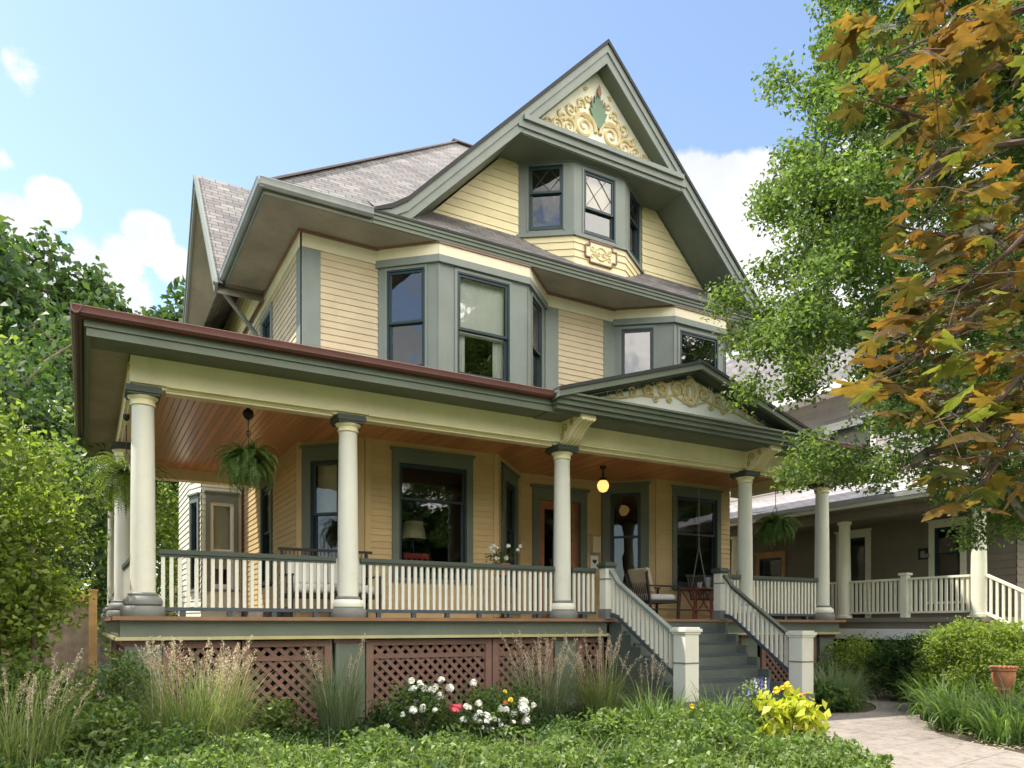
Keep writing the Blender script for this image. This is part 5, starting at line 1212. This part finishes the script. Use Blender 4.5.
q = MB(); q.hexa([(9.02, 10.8, ZD + .5), (9.14, 10.8, ZD + .5), (9.14, 11.3, ZD + .5), (9.02, 11.3, ZD + .5), (8.88, 10.78, ZD + .95), (8.99, 10.78, ZD + .96), (8.99, 11.34, ZD + .96), (8.88, 11.34, ZD + .95)]); o = q.build('back_cushion', 'cushion_tan', ac, smooth=True); bv = o.modifiers.new('b', 'BEVEL'); bv.width = .04; bv.segments = 3
# red rattan table
tb_ = empty('rattan_table', (10.5, 11.0, ZD), 'low red rattan table with splayed branch legs at the top of the steps', 'table')
q = MB(); q.box(10.05, 10.95, 10.75, 11.25, ZD + .58, ZD + .605); q.build('table_top', 'red_rattan', tb_)
def leg(x, y, dx): 
    q = MB(); q.tube([(x + dx, y, ZD), (x, y, ZD + .58)], .018, n=7); q.build('leg', 'red_rattan', tb_)
for x, dx in ((10.1, -.05), (10.5, 0), (10.9, .05)):
    for y in (10.8, 11.2): leg(x, y, dx)
q = MB()
for y in (10.8, 11.2):
    q.tube([(10.06, y, ZD + .2), (10.94, y, ZD + .2)], .014, n=6)
    for a, b2 in ((10.14, 10.5), (10.5, 10.86)): q.tube([(a, y, ZD + .56), (10.5, y, ZD + .12)] if a < 10.3 else [(b2, y, ZD + .56), (10.5, y, ZD + .12)], .012, n=6)
    q.tube([(10.3, y, ZD + .57), (10.5, y, ZD + .36), (10.7, y, ZD + .57)], .011, n=6)
q.build('branch_brace', 'red_rattan', tb_)
rn = MB(); rn.box(10.2, 10.85, 10.7, 11.3, ZD + .605, ZD + .612); tag(rn.build('table_runner', 'cushion_tan', None, org=(10.5, 11, ZD + .605)), 'tan cloth runner lying on the red rattan table', 'runner')
m, nt, b = newmat('clear_glass'); b.inputs['Base Color'].default_value = (.8, .85, .85, 1); b.inputs['Transmission Weight'].default_value = .85; b.inputs['Roughness'].default_value = .05; MATS['clear_glass'] = m
for i, (x, h, r_, lb) in enumerate(((10.62, .22, .055, 'tall clear glass vase standing on the red rattan table'), (10.40, .12, .06, 'short clear glass jar standing on the red rattan table'))):
    q = MB(); q.lathe((x, 11.0, ZD + .613), [(r_ * .6, 0), (r_ * .7, .02), (r_ * .75, h * .5), (r_, h), (r_ * .92, h), (r_ * .66, h * .5), (r_ * .5, .03)], n=16); tag(q.build('glass_vase' if i == 0 else 'glass_jar', 'clear_glass', None, smooth=True, org=(x, 11, ZD + .613)), lb, 'vase' if i == 0 else 'jar')
# porch swing
sw_ = empty('porch_swing', (11.5, 11.6, ZD + .42), 'dark slatted porch swing hung on chains in front of the right porch window', 'porch swing')
q = MB()
for i in range(6): q.box(10.9, 12.2, 11.30 + i * .085, 11.37 + i * .085, ZD + .42, ZD + .44)
q.build('seat', 'dark_wicker', sw_)
q = MB()
for i in range(18): x = 10.93 + i * .073; q.bar((x, 11.80, ZD + .44), (x, 11.92, ZD + .92), .04, .014, up=(0, 1, 0))
q.bar((10.88, 11.93, ZD + .93), (12.22, 11.93, ZD + .93), .05, .05); q.build('backrest', 'dark_wicker', sw_)
for x in (10.95, 12.15):
    q = MB(); q.bar((x, 11.28, ZD + .66), (x, 11.86, ZD + .66), .06, .03); q.bar((x, 11.32, ZD + .44), (x, 11.32, ZD + .66), .04, .04); q.build('armrest', 'dark_wicker', sw_)
    q = MB(); q.tube([(x, 11.6, ZC), (x, 11.6, 2.62)], .009, n=5); q.tube([(x, 11.6, 2.62), (x, 11.33, ZD + .45)], .008, n=5); q.tube([(x, 11.6, 2.62), (x, 11.85, ZD + .5)], .008, n=5); q.build('chain', 'galvanised', sw_)
# plant stand with white flowers
ps_ = empty('plant_stand', (6.15, 11.2, ZD), 'slim dark plant stand holding the pot of white flowers', 'plant stand'); q = MB()
q.lathe((6.15, 11.2, ZD), [(.16, 0), (.16, .02), (.03, .04), (.025, .70), (.14, .72), (.14, .74)], n=16); q.build('pedestal', 'iron', ps_, smooth=True)
def blossoms(parent, pts, rad, mat, name='blossom', layers=16):
    for p in pts:
        q = MB(); c = Vector(p); rr = rad * random.uniform(.75, 1.15)
        for k in range(layers):
            th, ph = random.uniform(0, 6.283), math.acos(1 - 1.5 * random.random()); d = Vector((math.sin(ph) * math.cos(th), math.sin(ph) * math.sin(th), math.cos(ph))); a = d.cross(Vector((.3, .2, 1))).normalized(); b2 = d.cross(a)
            o_ = c + d * rr * random.uniform(.35, .6); q.add([o_ - a * rr * .5, o_ + b2 * rr * .42 + d * rr * .25, o_ + a * rr * .5, o_ - b2 * rr * .42 + d * rr * .05], [(0, 1, 2, 3)])
        q.build(name, mat, parent)
fp = empty('flower_pot', (6.15, 11.2, ZD + .74), 'potted white flowers standing on the dark plant stand by the bay wall', 'potted plant'); q = MB(); q.lathe((6.15, 11.2, ZD + .741), [(.09, 0), (.13, .18), (.14, .2), (.12, .19)], n=16); q.build('pot', 'terracotta', fp, smooth=True)
cs_ = crown_centers((6.15, 11.2, ZD + 1.05), (.2, .2, .14), 14, 4, .3); build_leaves('foliage', 'rose_leaf', fp, clumps(cs_, 260, .06), .05); blossoms(fp, [(6.15 + random.uniform(-.24, .24), 11.2 + random.uniform(-.22, .1), ZD + 1.0 + random.uniform(-.02, .26)) for _ in range(13)], .055, 'petal_white')
# mailbox by the door
mb_ = empty('wall_mailbox', (9.25, 13.06, 2.5), 'cream wall mailbox beside the front door above a white plaque with a dark heart', 'mailbox')
f = GF[4]; q = MB(); q.fbox(f, 1.68, 1.88, .02, .14, 2.52, 2.86); q.prism([f.pt(1.665, .02, 2.86), f.pt(1.665, .155, 2.86), f.pt(1.665, .02, 2.92)], (.23 * f.d[0], .23 * f.d[1], 0)); q.build('box', 'lampshade', mb_)
q = MB(); q.fbox(f, 1.69, 1.88, .02, .04, 2.18, 2.46); pq = q.build('plaque', 'white', mb_)
q = MB(); hp = [(1.785 + .0042 * 16 * math.sin(t) ** 3 * .8, 2.34 + .0042 * .8 * (13 * math.cos(t) - 5 * math.cos(2 * t) - 2 * math.cos(3 * t) - math.cos(4 * t))) for t in [k * 2 * math.pi / 24 for k in range(24)]]; q.prism([f.pt(u, .042, z) for u, z in hp], (0, -.006, 0)); q.build('heart', 'iron', pq)
# red chair inside the wide window
rc = empty('red_chair', (5.15, 12.75, 1.11), 'red slat-back chair standing inside the wide front window', 'chair'); q = MB()
q.box(4.93, 5.37, 12.6, 13.0, 1.55, 1.6); q.build('seat', 'cushion_red', rc); q = MB()
for x in (4.95, 5.05, 5.15, 5.25, 5.35): q.box(x - .02, x + .02, 12.56, 12.6, 1.6, 2.22)
q.box(4.91, 5.39, 12.55, 12.61, 2.18, 2.27); q.build('backrest', 'cushion_red', rc)
for x in (4.95, 5.35):
    for y in (12.6, 12.98): q = MB(); q.box(x - .02, x + .02, y - .02, y + .02, 1.11, 1.55); q.build('leg', 'cushion_red', rc)

# ------------------------------------------------------------------ neighbouring house on the right
NH = empty('neighbour_house', (17, 11, -.2), 'taupe house with pale columned porch and light grey porch roof on the right', 'house')
XR, XW = 14.7, 17.0; FY = 8.1; LY = 20
q = MB(); NW = Fc((XW, LY), (XW, 8.6)); siding(q, NW, 0, LY - 8.6, 1.1, 3.5, h=.16, holes=[(7.1, 8.0, 1.15, 3.3), (9.6, 10.3, 1.5, 3.3), (4.4, 5.4, 1.2, 3.0)]); NF = Fc((XW, 8.6), (26, 8.6)); siding(q, NF, 0, 9, 1.1, 3.5, h=.16, holes=[(1.2, 2.4, 1.4, 3.1)]); q.build('wall', 'taupe', NH)
q = MB(); siding(q, NW, 0, LY - 8.6, 4.4, 7.0, h=.16, holes=[(6.8, 8.1, 4.2, 6.15)]); siding(q, NF, 0, 9, 4.4, 7, h=.16); q.build('upper_wall', 'taupe_light', NH)
for u0, u1, z0, z1 in ((9.65, 10.25, 1.55, 3.22),): window(NH, NW, u0, u1, z0, z1, 2.62, cas='pale_cream', cw=.12, ch=.14, proud=.05, glass='porch_glass')
window(NH, NW, 6.85, 8.05, 4.3, 6.05, 5.1, cas='white', cw=.14, ch=.14, proud=.05, blind=.6); window(NH, NF, 1.25, 2.35, 1.45, 3.05, 2.3, cas='pale_cream', cw=.12, ch=.14, proud=.05, glass='porch_glass')
window(NH, NW, 7.2, 7.9, 1.2, 3.2, 2.0, cas='pale_cream', cw=.14, ch=.16, proud=.05, glass='porch_glass'); window(NH, NW, 4.5, 5.3, 1.2, 2.9, 2.2, cas='orange_wood', cw=.12, ch=.14, proud=.05, glass='porch_glass')
q = MB(); q.box(XR - .25, XW, FY - .25, LY, 1.06, 1.15); q.box(XW, 26, FY - .25, 8.6, 1.06, 1.15); q.build('porch_floor', 'taupe', NH)
q = MB(); q.box(XR - .2, XR - .14, FY - .2, LY, .72, 1.06); q.box(XR - .2, 26, FY - .2, FY - .14, .72, 1.06); q.build('porch_skirt', 'taupe', NH)
q = MB(); q.box(XR - .24, XR - .2, FY - .24, LY, .70, .92); q.box(XR - .24, 26, FY - .24, FY - .2, .70, .92); q.build('skirt_trim', 'white', NH)
q = MB(); q.box(XW - 1.2, XW - 1.15, FY + .5, LY, -.3, 1.06); q.build('foundation', 'dark_void', NH)
q = MB(); q.box(XR - .14, XR + .14, FY - .14, LY, 3.28, 3.46); q.box(XR + .14, 26, FY - .14, FY + .14, 3.28, 3.46); q.build('porch_beam', 'taupe', NH)
q = MB(); q.box(XR - .6, XW, FY - .6, LY, 3.46, 3.49); q.box(XW, 26, FY - .6, 8.6, 3.46, 3.49); q.build('porch_ceiling', 'taupe', NH)
q = MB(); q.box(XR - .64, XR - .6, FY - .64, LY, 3.47, 3.56); q.box(XR - .6, 26, FY - .64, FY - .6, 3.47, 3.56); q.build('porch_fascia', 'white', NH)
q = MB(); q.box(XR - .70, XR - .64, FY - .70, LY, 3.54, 3.64); q.box(XR - .64, 26, FY - .70, FY - .64, 3.54, 3.64); q.build('gutter', 'galvanised', NH)
q = MB(); slope(q, [(XR - .7, LY, 3.645), (XR - .7, FY - .7, 3.645), (XW, 8.6, 4.62), (XW, LY, 4.62)], (XR - .7, LY, 3.64), (0, -1, 0), (1, 0, .36)); slope(q, [(XR - .7, FY - .7, 3.645), (26, FY - .7, 3.645), (26, 8.6, 4.62), (XW, 8.6, 4.62)], (XR, FY, 3.64), (1, 0, 0), (0, 1, .6)); q.build('porch_roof', 'roof_grey', NH)
for y in (8.1, 11.0, 14.2, 17.4):
    q = MB(); q.lathe((XR, y, 1.15), [(.16, 0), (.16, .06), (.135, .07), (.135, .9), (.115, 2.05), (.15, 2.07), (.15, 2.13)], n=20); q.build('column', 'pale_cream', NH, smooth=True)
q = MB(); q.box(XR - .07, XR + .07, 9.5, 9.64, 1.15, 2.02); q.box(XR - .1, XR + .1, 9.47, 9.67, 2.02, 2.07); q.build('railing_post', 'pale_cream', NH, bevel=.006)
for ya, yb in ((8.25, 9.5), (9.64, 10.85), (11.15, 14.05), (14.35, 17.2)):
    q = MB(); q.box(XR - .045, XR + .045, ya, yb, 1.92, 1.965); q.box(XR - .03, XR + .03, ya, yb, 1.24, 1.28); n = round((yb - ya) / .105)
    for i in range(n): y = ya + (yb - ya) * (i + .5) / n; q.box(XR - .018, XR + .018, y - .022, y + .022, 1.28, 1.92)
    q.build('railing', 'pale_cream', NH)
q = MB(); a, b2 = (XR + .15, FY), (XR + .5, FY - 2.6)
for z0 in (1.93, 1.22): q.bar((XR, FY - .15, z0), (XR, FY - 2.4, z0 - 1.15), .06, .05)
for i in range(20): y = FY - .22 - i * .11; zz = -(FY - .15 - y) * 1.15 / 2.25; q.box(XR - .018, XR + .018, y - .02, y + .02, 1.22 + zz, 1.93 + zz)
q.build('stair_railing', 'pale_cream', NH)
q = MB()
for k in range(7): q.box(XR + .05, XR + 2.2, FY - .26 - .3 * (k + 1), FY - .26 - .3 * k, -.5, 1.15 - .19 * (k + 1))
q.build('stairs', 'taupe', NH)
q = MB(); slope(q, [(XW - .6, LY + 1, 7.0), (XW - .6, 8.0, 7.0), (21.5, 8.0, 11.2), (21.5, LY + 1, 11.2)], (XW, LY, 7), (0, -1, 0), (1, 0, .9)); slope(q, [(26.4, 8.0, 7.0), (26.4, LY + 1, 7.0), (21.5, LY + 1, 11.2), (21.5, 8.0, 11.2)], (26, 8, 7), (0, 1, 0), (-1, 0, .9)); q.build('main_roof', 'roof', NH)
q = MB(); q.box(XW - .62, XW, 8.0, LY + 1, 6.93, 7.0); q.box(XW - .66, XW - .62, 8.0, LY + 1, 6.9, 7.08); q.build('eave', 'white', NH)
q = MB(); q.poly([(XW, 8.59, 7), (26, 8.59, 7), (21.5, 8.59, 11)]); q.build('gable_wall', 'taupe_light', NH)
# house number plaque on the taupe wall
pq = MB(); fnum = NW; un = LY - 10.72; pq.fbox(fnum, un, un + .32, .02, .045, 2.52, 2.78); pl = pq.build('number_plaque', 'iron', NH)
dg = MB(); dg.fbox(fnum, un + .06, un + .27, .045, .052, 2.56, 2.65); dg.fbox(fnum, un + .06, un + .16, .045, .052, 2.65, 2.72); dg.build('plaque_relief', 'galvanised', pl)
q = MB(); q.quad((XW + .9, 8.9, 1.1), (XW + .9, LY, 1.1), (XW + .9, LY, 7), (XW + .9, 8.9, 7)); q.quad((XW + .02, 9.6, 1.1), (26, 9.6, 1.1), (26, 9.6, 7), (XW + .02, 9.6, 7)); q.build('interior', 'interior', NH)
# ------------------------------------------------------------------ fence
fe = empty('wood_fence', (-.5, 12.9, -.16), 'honey coloured wooden frame fence panel with weathered grey slats beside the porch', 'fence')
for za_, zb_ in ((1.36, 1.45), (-.02, .07)): q = MB(); q.box(-1.75, .06, 12.86, 12.94, za_, zb_); q.build('rail', 'fence_wood', fe)
for x in (.06, -1.78): q = MB(); q.box(x, x + .11, 12.845, 12.955, -.3, 1.50); q.box(x - .015, x + .125, 12.83, 12.97, 1.5, 1.53); q.build('post', 'fence_wood', fe)
q = MB()
for i in range(19): x = -1.72 + i * .094; q.box(x, x + .0955, 12.93 + .004 * (i % 2), 12.945 + .004 * (i % 2), -.02, 1.36)
q.build('slats', 'fence_grey', fe)
# ------------------------------------------------------------------ garden
GR = 'feather reed grass clumps along the porch lattice'
def reed(pos, r, n, h, label, mat, pl, ph, w=.009, bend=1.0, plen=.32): return grass_clump('reed_grass', pos, r, n, h, w, bend, mat, label, group=GR, plumes=pl, plume_h=ph, plume_len=plen, hvar=.5)
reed((1.05, 8.75), .42, 1050, 1.14, 'large reed grass clump with dense tan plumes under the left porch corner', 'blade', 46, 1.32)
reed((-.55, 8.1), .38, 700, 1.04, 'reed grass clump with pinkish plumes at the bottom left corner', 'blade', 26, 1.22, plen=.40)
reed((2.72, 9.15), .20, 520, 1.22, 'slender blue-green fountain grass clump in front of the second porch pier', 'blade_blue', 6, 1.32, w=.007, bend=.85)
reed((5.55, 9.0), .30, 720, 1.10, 'reed grass clump with arching plumes left of the third porch pier', 'blade_blue', 30, 1.34, bend=1.2)
reed((6.45, 8.85), .26, 600, 1.02, 'reed grass clump with upright plumes right of the third porch pier', 'blade', 26, 1.38)
reed((6.95, 8.35), .14, 190, .75, 'thin reed grass clump with few plumes beside the stair newel', 'blade', 9, 1.15)
bush('tall_perennial', (.38, 9.25), (.34, .28, .62), 2400, .085, 'rose_leaf', 'leafy perennial with long narrow leaves at the left porch corner', 'perennial', nc=80, sig=.10, aspect=.26, droop=.8)
bush('tall_perennial', (-.45, 9.2), (.42, .35, .55), 2000, .09, 'leaf_green', 'broad leaved perennial below the bright shrub near the fence', 'perennial', nc=60, sig=.12)
bush('leafy_perennial', (.15, 8.35), (.42, .36, .36), 2200, .075, 'cover', 'pale leaved perennial beside the bottom left grass', 'perennial', nc=60, sig=.10)
bush('leafy_perennial', (-1.3, 8.9), (.5, .4, .5), 2000, .085, 'leaf_bright', 'yellow-green perennial at the left edge under the bright shrub', 'perennial', nc=60, sig=.12)
bush('leafy_perennial', (1.95, 9.35), (.5, .3, .26), 1600, .065, 'leaf_green', 'low dark perennial in front of the left lattice panel', 'perennial', nc=50, sig=.09)
bush('leafy_perennial', (3.6, 9.2), (.6, .35, .22), 1900, .06, 'boxwood', 'low dark perennial behind the white roses', 'perennial', nc=50, sig=.09)
bush('leafy_perennial', (4.85, 8.75), (.5, .4, .32), 2000, .06, 'rose_leaf', 'low leafy perennial between the roses and the arching grass', 'perennial', nc=50, sig=.09)
def rose(pos, rad, n, label, fl):
    t, cs_ = bush('rose_bush', pos, rad, n, .058, 'rose_leaf', label, 'rose bush', 'rose bushes in front of the lattice', nc=50, sig=.09, zc=rad[2] * 1.0)
    for pts, r_, mt_ in fl: blossoms(t, pts, r_, mt_, layers=26)
def fl(n, cx, cy, cz, sx, sz): return [(cx + random.gauss(0, sx), cy + random.gauss(-.08, .10), cz + random.gauss(0, sz)) for _ in range(n)]
rose((3.52, 8.4), (.36, .28, .36), 2000, 'rose bush with white blooms and one deep pink bloom before the lattice', [(fl(9, 3.38, 8.3, .17, .14, .09), .062, 'petal_white'), (fl(5, 3.62, 8.3, .28, .08, .05), .075, 'petal_white'), (fl(6, 3.5, 8.25, .02, .18, .07), .045, 'petal_white'), ([(3.80, 8.05, .02), (3.84, 8.03, .05), (3.76, 8.02, .03)], .065, 'petal_pink')])
rose((4.25, 8.05), (.45, .32, .34), 2500, 'wider rose bush covered in cream blooms with one orange bloom', [(fl(13, 4.05, 7.9, -.06, .16, .08), .055, 'petal_white'), (fl(12, 4.5, 7.9, -.02, .16, .09), .07, 'petal_white'), (fl(8, 4.2, 7.85, -.16, .2, .06), .042, 'petal_white'), ([(4.32, 7.8, .09)], .05, 'petal_orange'), (fl(2, 4.42, 7.9, .14, .06, .03), .05, 'petal_yellow'), ([(4.0, 8.0, .32)], .07, 'petal_white')])
# ground cover: uncountable small leaves
def hump(x, y): return .5 + .5 * math.sin(x * 3.1 + 1.3 * math.sin(y * 2.7)) * math.cos(y * 3.7 + .8 * math.sin(x * 4.1))
cov = [(-.9, 7.5), (-.7, 8.6), (.4, 8.4), (1.4, 8.1), (3.1, 7.3), (4.5, 7.0), (5.5, 7.35), (6.7, 7.5), (7.0, 6.6), (6.75, 5.3), (6.3, 4.2), (5.5, 3.7), (2.3, 5.2), (-.4, 6.9)]
P = []; P2 = []
while len(P) < 30000:
    x, y = random.uniform(-.9, 7.1), random.uniform(3.6, 8.7)
    if not in_poly(x, y, cov): continue
    m_ = hump(x, y); hh = .08 + .24 * m_ + .26 * max(0, 1 - math.hypot((x - 6.0) / 1.3, (y - 6.6) / .9)) + .14 * max(0, math.sin(x * 7 + y * 3) * math.sin(y * 8 - x * 2))
    if random.random() > .45 + .6 * m_: continue
    (P2 if math.sin(x * 2.3 + 1.1 * math.sin(y * 3.1)) * math.cos(y * 2.1 - x) > .35 else P).append((x, y, gz(x, y) + .02 + hh * random.random() ** .45))
tag(build_leaves('ground_cover', 'cover', None, P, .054 * (.5 + .9 * RNG.random(len(P))), org=(3.5, 6.3, -.4), up=.3, aspect=.6, fold=.25), kind='stuff')
tag(build_leaves('trailing_foliage', 'rose_leaf', None, P2, .085 * (.5 + .8 * RNG.random(len(P2))), org=(3.5, 6.3, -.4), up=.3, aspect=.34, fold=.2), kind='stuff')
# thin grass and weeds pushing through it
B = []; k = 0
while k < 2600:
    x, y = random.uniform(-.9, 7.1), random.uniform(3.6, 8.7)
    if in_poly(x, y, cov) and random.random() < .3 + .7 * hump(x * 1.7, y * 1.3): B.append((x, y, gz(x, y))); k += 1
V, F = ribbons(B, [random.uniform(0, 6.28) for _ in B], [random.uniform(.18, .46) for _ in B], [random.uniform(.005, .011) for _ in B], [random.uniform(.5, 2.2) for _ in B])
tag(np_mesh('grass_blades', 'blade', V, F, None, (3.5, 6.3, -.4)), kind='stuff')
P = []
for reg, n, hm in (([(-2.2, 6.5), (-2, 10), (.3, 9.8), (1.3, 9.8), (1.3, 8.3), (-.9, 8.3)], 9000, .24), ([(1.2, 8.4), (1.2, 9.85), (7.1, 9.85), (7.1, 8.2), (6.8, 7.4), (5.2, 7.7), (3.6, 7.7)], 13000, .18)):
    k = 0
    while k < n:
        x, y = random.uniform(-2.2, 7.1), random.uniform(6.4, 9.9)
        if in_poly(x, y, reg): P.append((x, y, gz(x, y) + .01 + hm * random.random())); k += 1
tag(build_leaves('low_foliage', 'boxwood', None, P, .05 * (.7 + .6 * RNG.random(len(P))), org=(2, 9, -.4), up=.4, aspect=.5), kind='stuff')
for (x, y, rx, rz, n, mt_, lb) in ((5.0, 6.65, .36, .26, 1300, 'leaf_green', 'mounded green perennial in the ground cover below the rose bushes'), (5.6, 5.7, .34, .24, 1200, 'cover', 'pale mounded perennial in the ground cover left of the lime foliage'), (2.3, 6.9, .34, .20, 1000, 'leaf_green', 'low mounded perennial at the bottom edge below the fountain grass'), (.75, 7.7, .40, .26, 1300, 'rose_leaf', 'mounded leafy perennial in front of the large plumed reed grass')):
    bush('mounded_perennial', (x, y), (rx, rx * .9, rz), n, .07, mt_, lb, 'perennial', nc=50, sig=.09, zc=rz * .8, aspect=.45)
DL = 'arching strap leaved clumps by the steps'
for (x, y, r, h, n, mt_, lb) in ((6.78, 6.72, .30, .78, 380, 'blade', 'bright arching strap leaved clump in front of the bottom steps'), (6.1, 7.2, .30, .80, 340, 'blade', 'arching strap leaved clump between the roses and the steps'), (7.05, 7.65, .18, .52, 150, 'blade', 'small arching strap leaved clump close to the left newel')):
    grass_clump('daylily', (x, y), r, n, h, .021, 1.6, 'strap', lb, 'daylily', DL, hvar=.5)
t, _ = bush('lime_foliage_plant', (7.05, 6.0), (.34, .30, .34), 560, .13, 'leaf_lime', 'mound of bright lime yellow foliage at the edge of the path', 'foliage plant', nc=56, sig=.08, aspect=.62, droop=1.4, zc=.30, stem='twig')
blossoms(t, [(7.05 + random.gauss(0, .10), 6.05 + random.gauss(0, .07), .24 + random.gauss(0, .03)) for _ in range(5)], .055, 'petal_yellow'); blossoms(t, [(7.22, 5.95, .2)], .045, 'petal_orange')
t, _ = bush('salvia', (7.1, 6.5), (.22, .2, .34), 900, .055, 'cover', 'pale leaved salvia with blue flower spikes behind the lime foliage', 'flowering plant', nc=36, sig=.08, zc=.38)
for i in range(9):
    x, y = 7.08 + random.gauss(0, .10), 6.5 + random.gauss(0, .08); q = MB()
    for k in range(26): a = random.uniform(0, 6.28); zz = .14 + .20 * k / 26 + random.uniform(-.03, .03); rr = .022 * (1 - k / 34); q.add([(x + rr * math.cos(a), y + rr * math.sin(a), zz), (x + rr * 1.6 * math.cos(a + .6), y + rr * 1.6 * math.sin(a + .6), zz + .012), (x + rr * math.cos(a + 1), y + rr * math.sin(a + 1), zz + .026), (x + rr * .3, y, zz + .02)], [(0, 1, 2, 3)])
    q.build('flower_spike', 'petal_blue' if i % 3 else 'petal_white', t)
t, _ = bush('marigold', (6.3, 6.85), (.18, .18, .2), 560, .05, 'leaf_green', 'small plant with yellow flowers in front of the left newel', 'flowering plant', nc=26, sig=.06, zc=.26)
blossoms(t, [(6.3 + random.gauss(0, .08), 6.75 + random.gauss(0, .05), -.02 + random.gauss(0, .03)) for _ in range(7)], .045, 'petal_yellow')
# right of the path
BX = 'clipped shrubs right of the path'
bush('boxwood_shrub', (13.35, 8.6), (.62, .55, .58), 14000, .05, 'boxwood', 'dark round clipped boxwood at the end of the path', group=BX, nc=150, sig=.085, zc=.62, shell=.72)
bush('boxwood_shrub', (12.75, 6.95), (.86, .8, .78), 23000, .06, 'leaf_bright', 'large bright green dome shrub in front of the taupe house stairs', group=BX, nc=210, sig=.11, zc=.72, shell=.72)
bush('leafy_shrub', (13.1, 9.6), (.75, .6, .6), 4800, .075, 'leaf_bright', 'loose yellow-green shrub under the taupe house porch', nc=80, sig=.13, zc=.62)
bush('leafy_shrub', (14.2, 6.1), (.9, .8, .6), 6000, .065, 'leaf_bright', 'light green shrub behind the terracotta urn at the right edge', nc=90, sig=.13, zc=.62)
grass_clump('daylily', (11.0, 8.5), .42, 460, .92, .018, 1.5, 'blade_blue', 'shaded strap leaved clump beside the right newel', 'daylily', 'strap leaved clumps right of the steps')
grass_clump('daylily', (11.9, 9.1), .38, 380, .85, .018, 1.5, 'blade_blue', 'shaded strap leaved clump further back beside the side path', 'daylily', 'strap leaved clumps right of the steps')
bush('hosta', (10.45, 8.1), (.42, .34, .26), 480, .14, 'rose_leaf', 'low broad leaved plant at the foot of the right newel', 'hosta', nc=34, sig=.08, aspect=.6, droop=.9, zc=.22)
RG = 'daylily clumps along the right edge of the path'
for i, (x, y, r, h, n, lb) in enumerate(((11.75, 7.15, .30, .85, 240, 'bright daylily clump at the bend of the path nearest the boxwood'), (11.0, 6.5, .32, .82, 250, 'daylily clump at the path edge second from the boxwood'), (10.3, 5.85, .32, .82, 250, 'daylily clump on the path edge beside the paving joint'), (9.85, 5.05, .32, .80, 240, 'daylily clump at the bottom right corner by the path'), (10.6, 4.9, .36, .88, 230, 'daylily clump behind the bottom right path edge'), (11.1, 5.65, .34, .86, 220, 'daylily clump just in front of the terracotta urn'), (12.1, 6.5, .32, .80, 200, 'daylily clump in front of the dome shrub'))):
    grass_clump('daylily', (x, y), r * 1.1, n, h, .034, 1.9, 'strap', lb, 'daylily', RG, hvar=.5)
P = []
while len(P) < 9000:
    x, y = random.uniform(9.2, 15), random.uniform(4, 10)
    if in_poly(x, y, [(11.3, 7.2), (9.95, 5.8), (9.5, 4.4), (11.5, 4.1), (15, 6), (14.6, 9.8), (13.6, 9.4), (13.0, 8.1)]) or in_poly(x, y, [(10.3, 8.0), (11.5, 8.1), (12.2, 8.85), (12.8, 10), (9.95, 9.7)]): P.append((x, y, gz(x, y) + .01 + .24 * random.random()))
tag(build_leaves('bed_foliage', 'leaf_green', None, P, .06 * (.7 + .6 * RNG.random(len(P))), org=(11.5, 6.5, -.4), up=.4, aspect=.5), kind='stuff')
# dry litter blown along the path edges
P = []
while len(P) < 420:
    t = random.random(); a, b2 = ((9.15, 4.7), (10.75, 6.75)) if random.random() < .8 else ((7.2, 6.2), (6.7, 4.6)); q = random.gauss(.12, .16); x, y = a[0] + (b2[0] - a[0]) * t + q, a[1] + (b2[1] - a[1]) * t - q * .8
    P.append((x, y, gz(x, y) + .045))
tag(build_leaves('leaf_litter', 'plume', None, P, .045 * (.5 + RNG.random(len(P))), org=(9, 5.5, -.4), up=3, fold=.08), kind='stuff')
UX, UY = 11.9, 6.2
ur = empty('terracotta_urn', (UX, UY, gz(UX, UY)), 'terracotta urn with fluted rim standing among the daylilies', 'urn'); z0 = gz(UX, UY) - .02
q = MB(); q.lathe((UX, UY, z0), [(.13, 0), (.13, .24), (.08, .28), (.07, .42), (.085, .46), (.115, .49), (.105, .53), (.145, .60), (.155, .72), (.15, .76), (.17, .78), (.17, .82), (.15, .81)], n=24); q.build('body', 'terracotta', ur, smooth=True)
q = MB()
for k in range(16): a = k * math.pi / 8; q.lathe((UX + .16 * math.cos(a), UY + .16 * math.sin(a), z0 + .81), [(.024, 0), (.032, .018), (.022, .032), (.004, .036)], n=8)
q.build('fluted_rim', 'terracotta', ur, smooth=True)
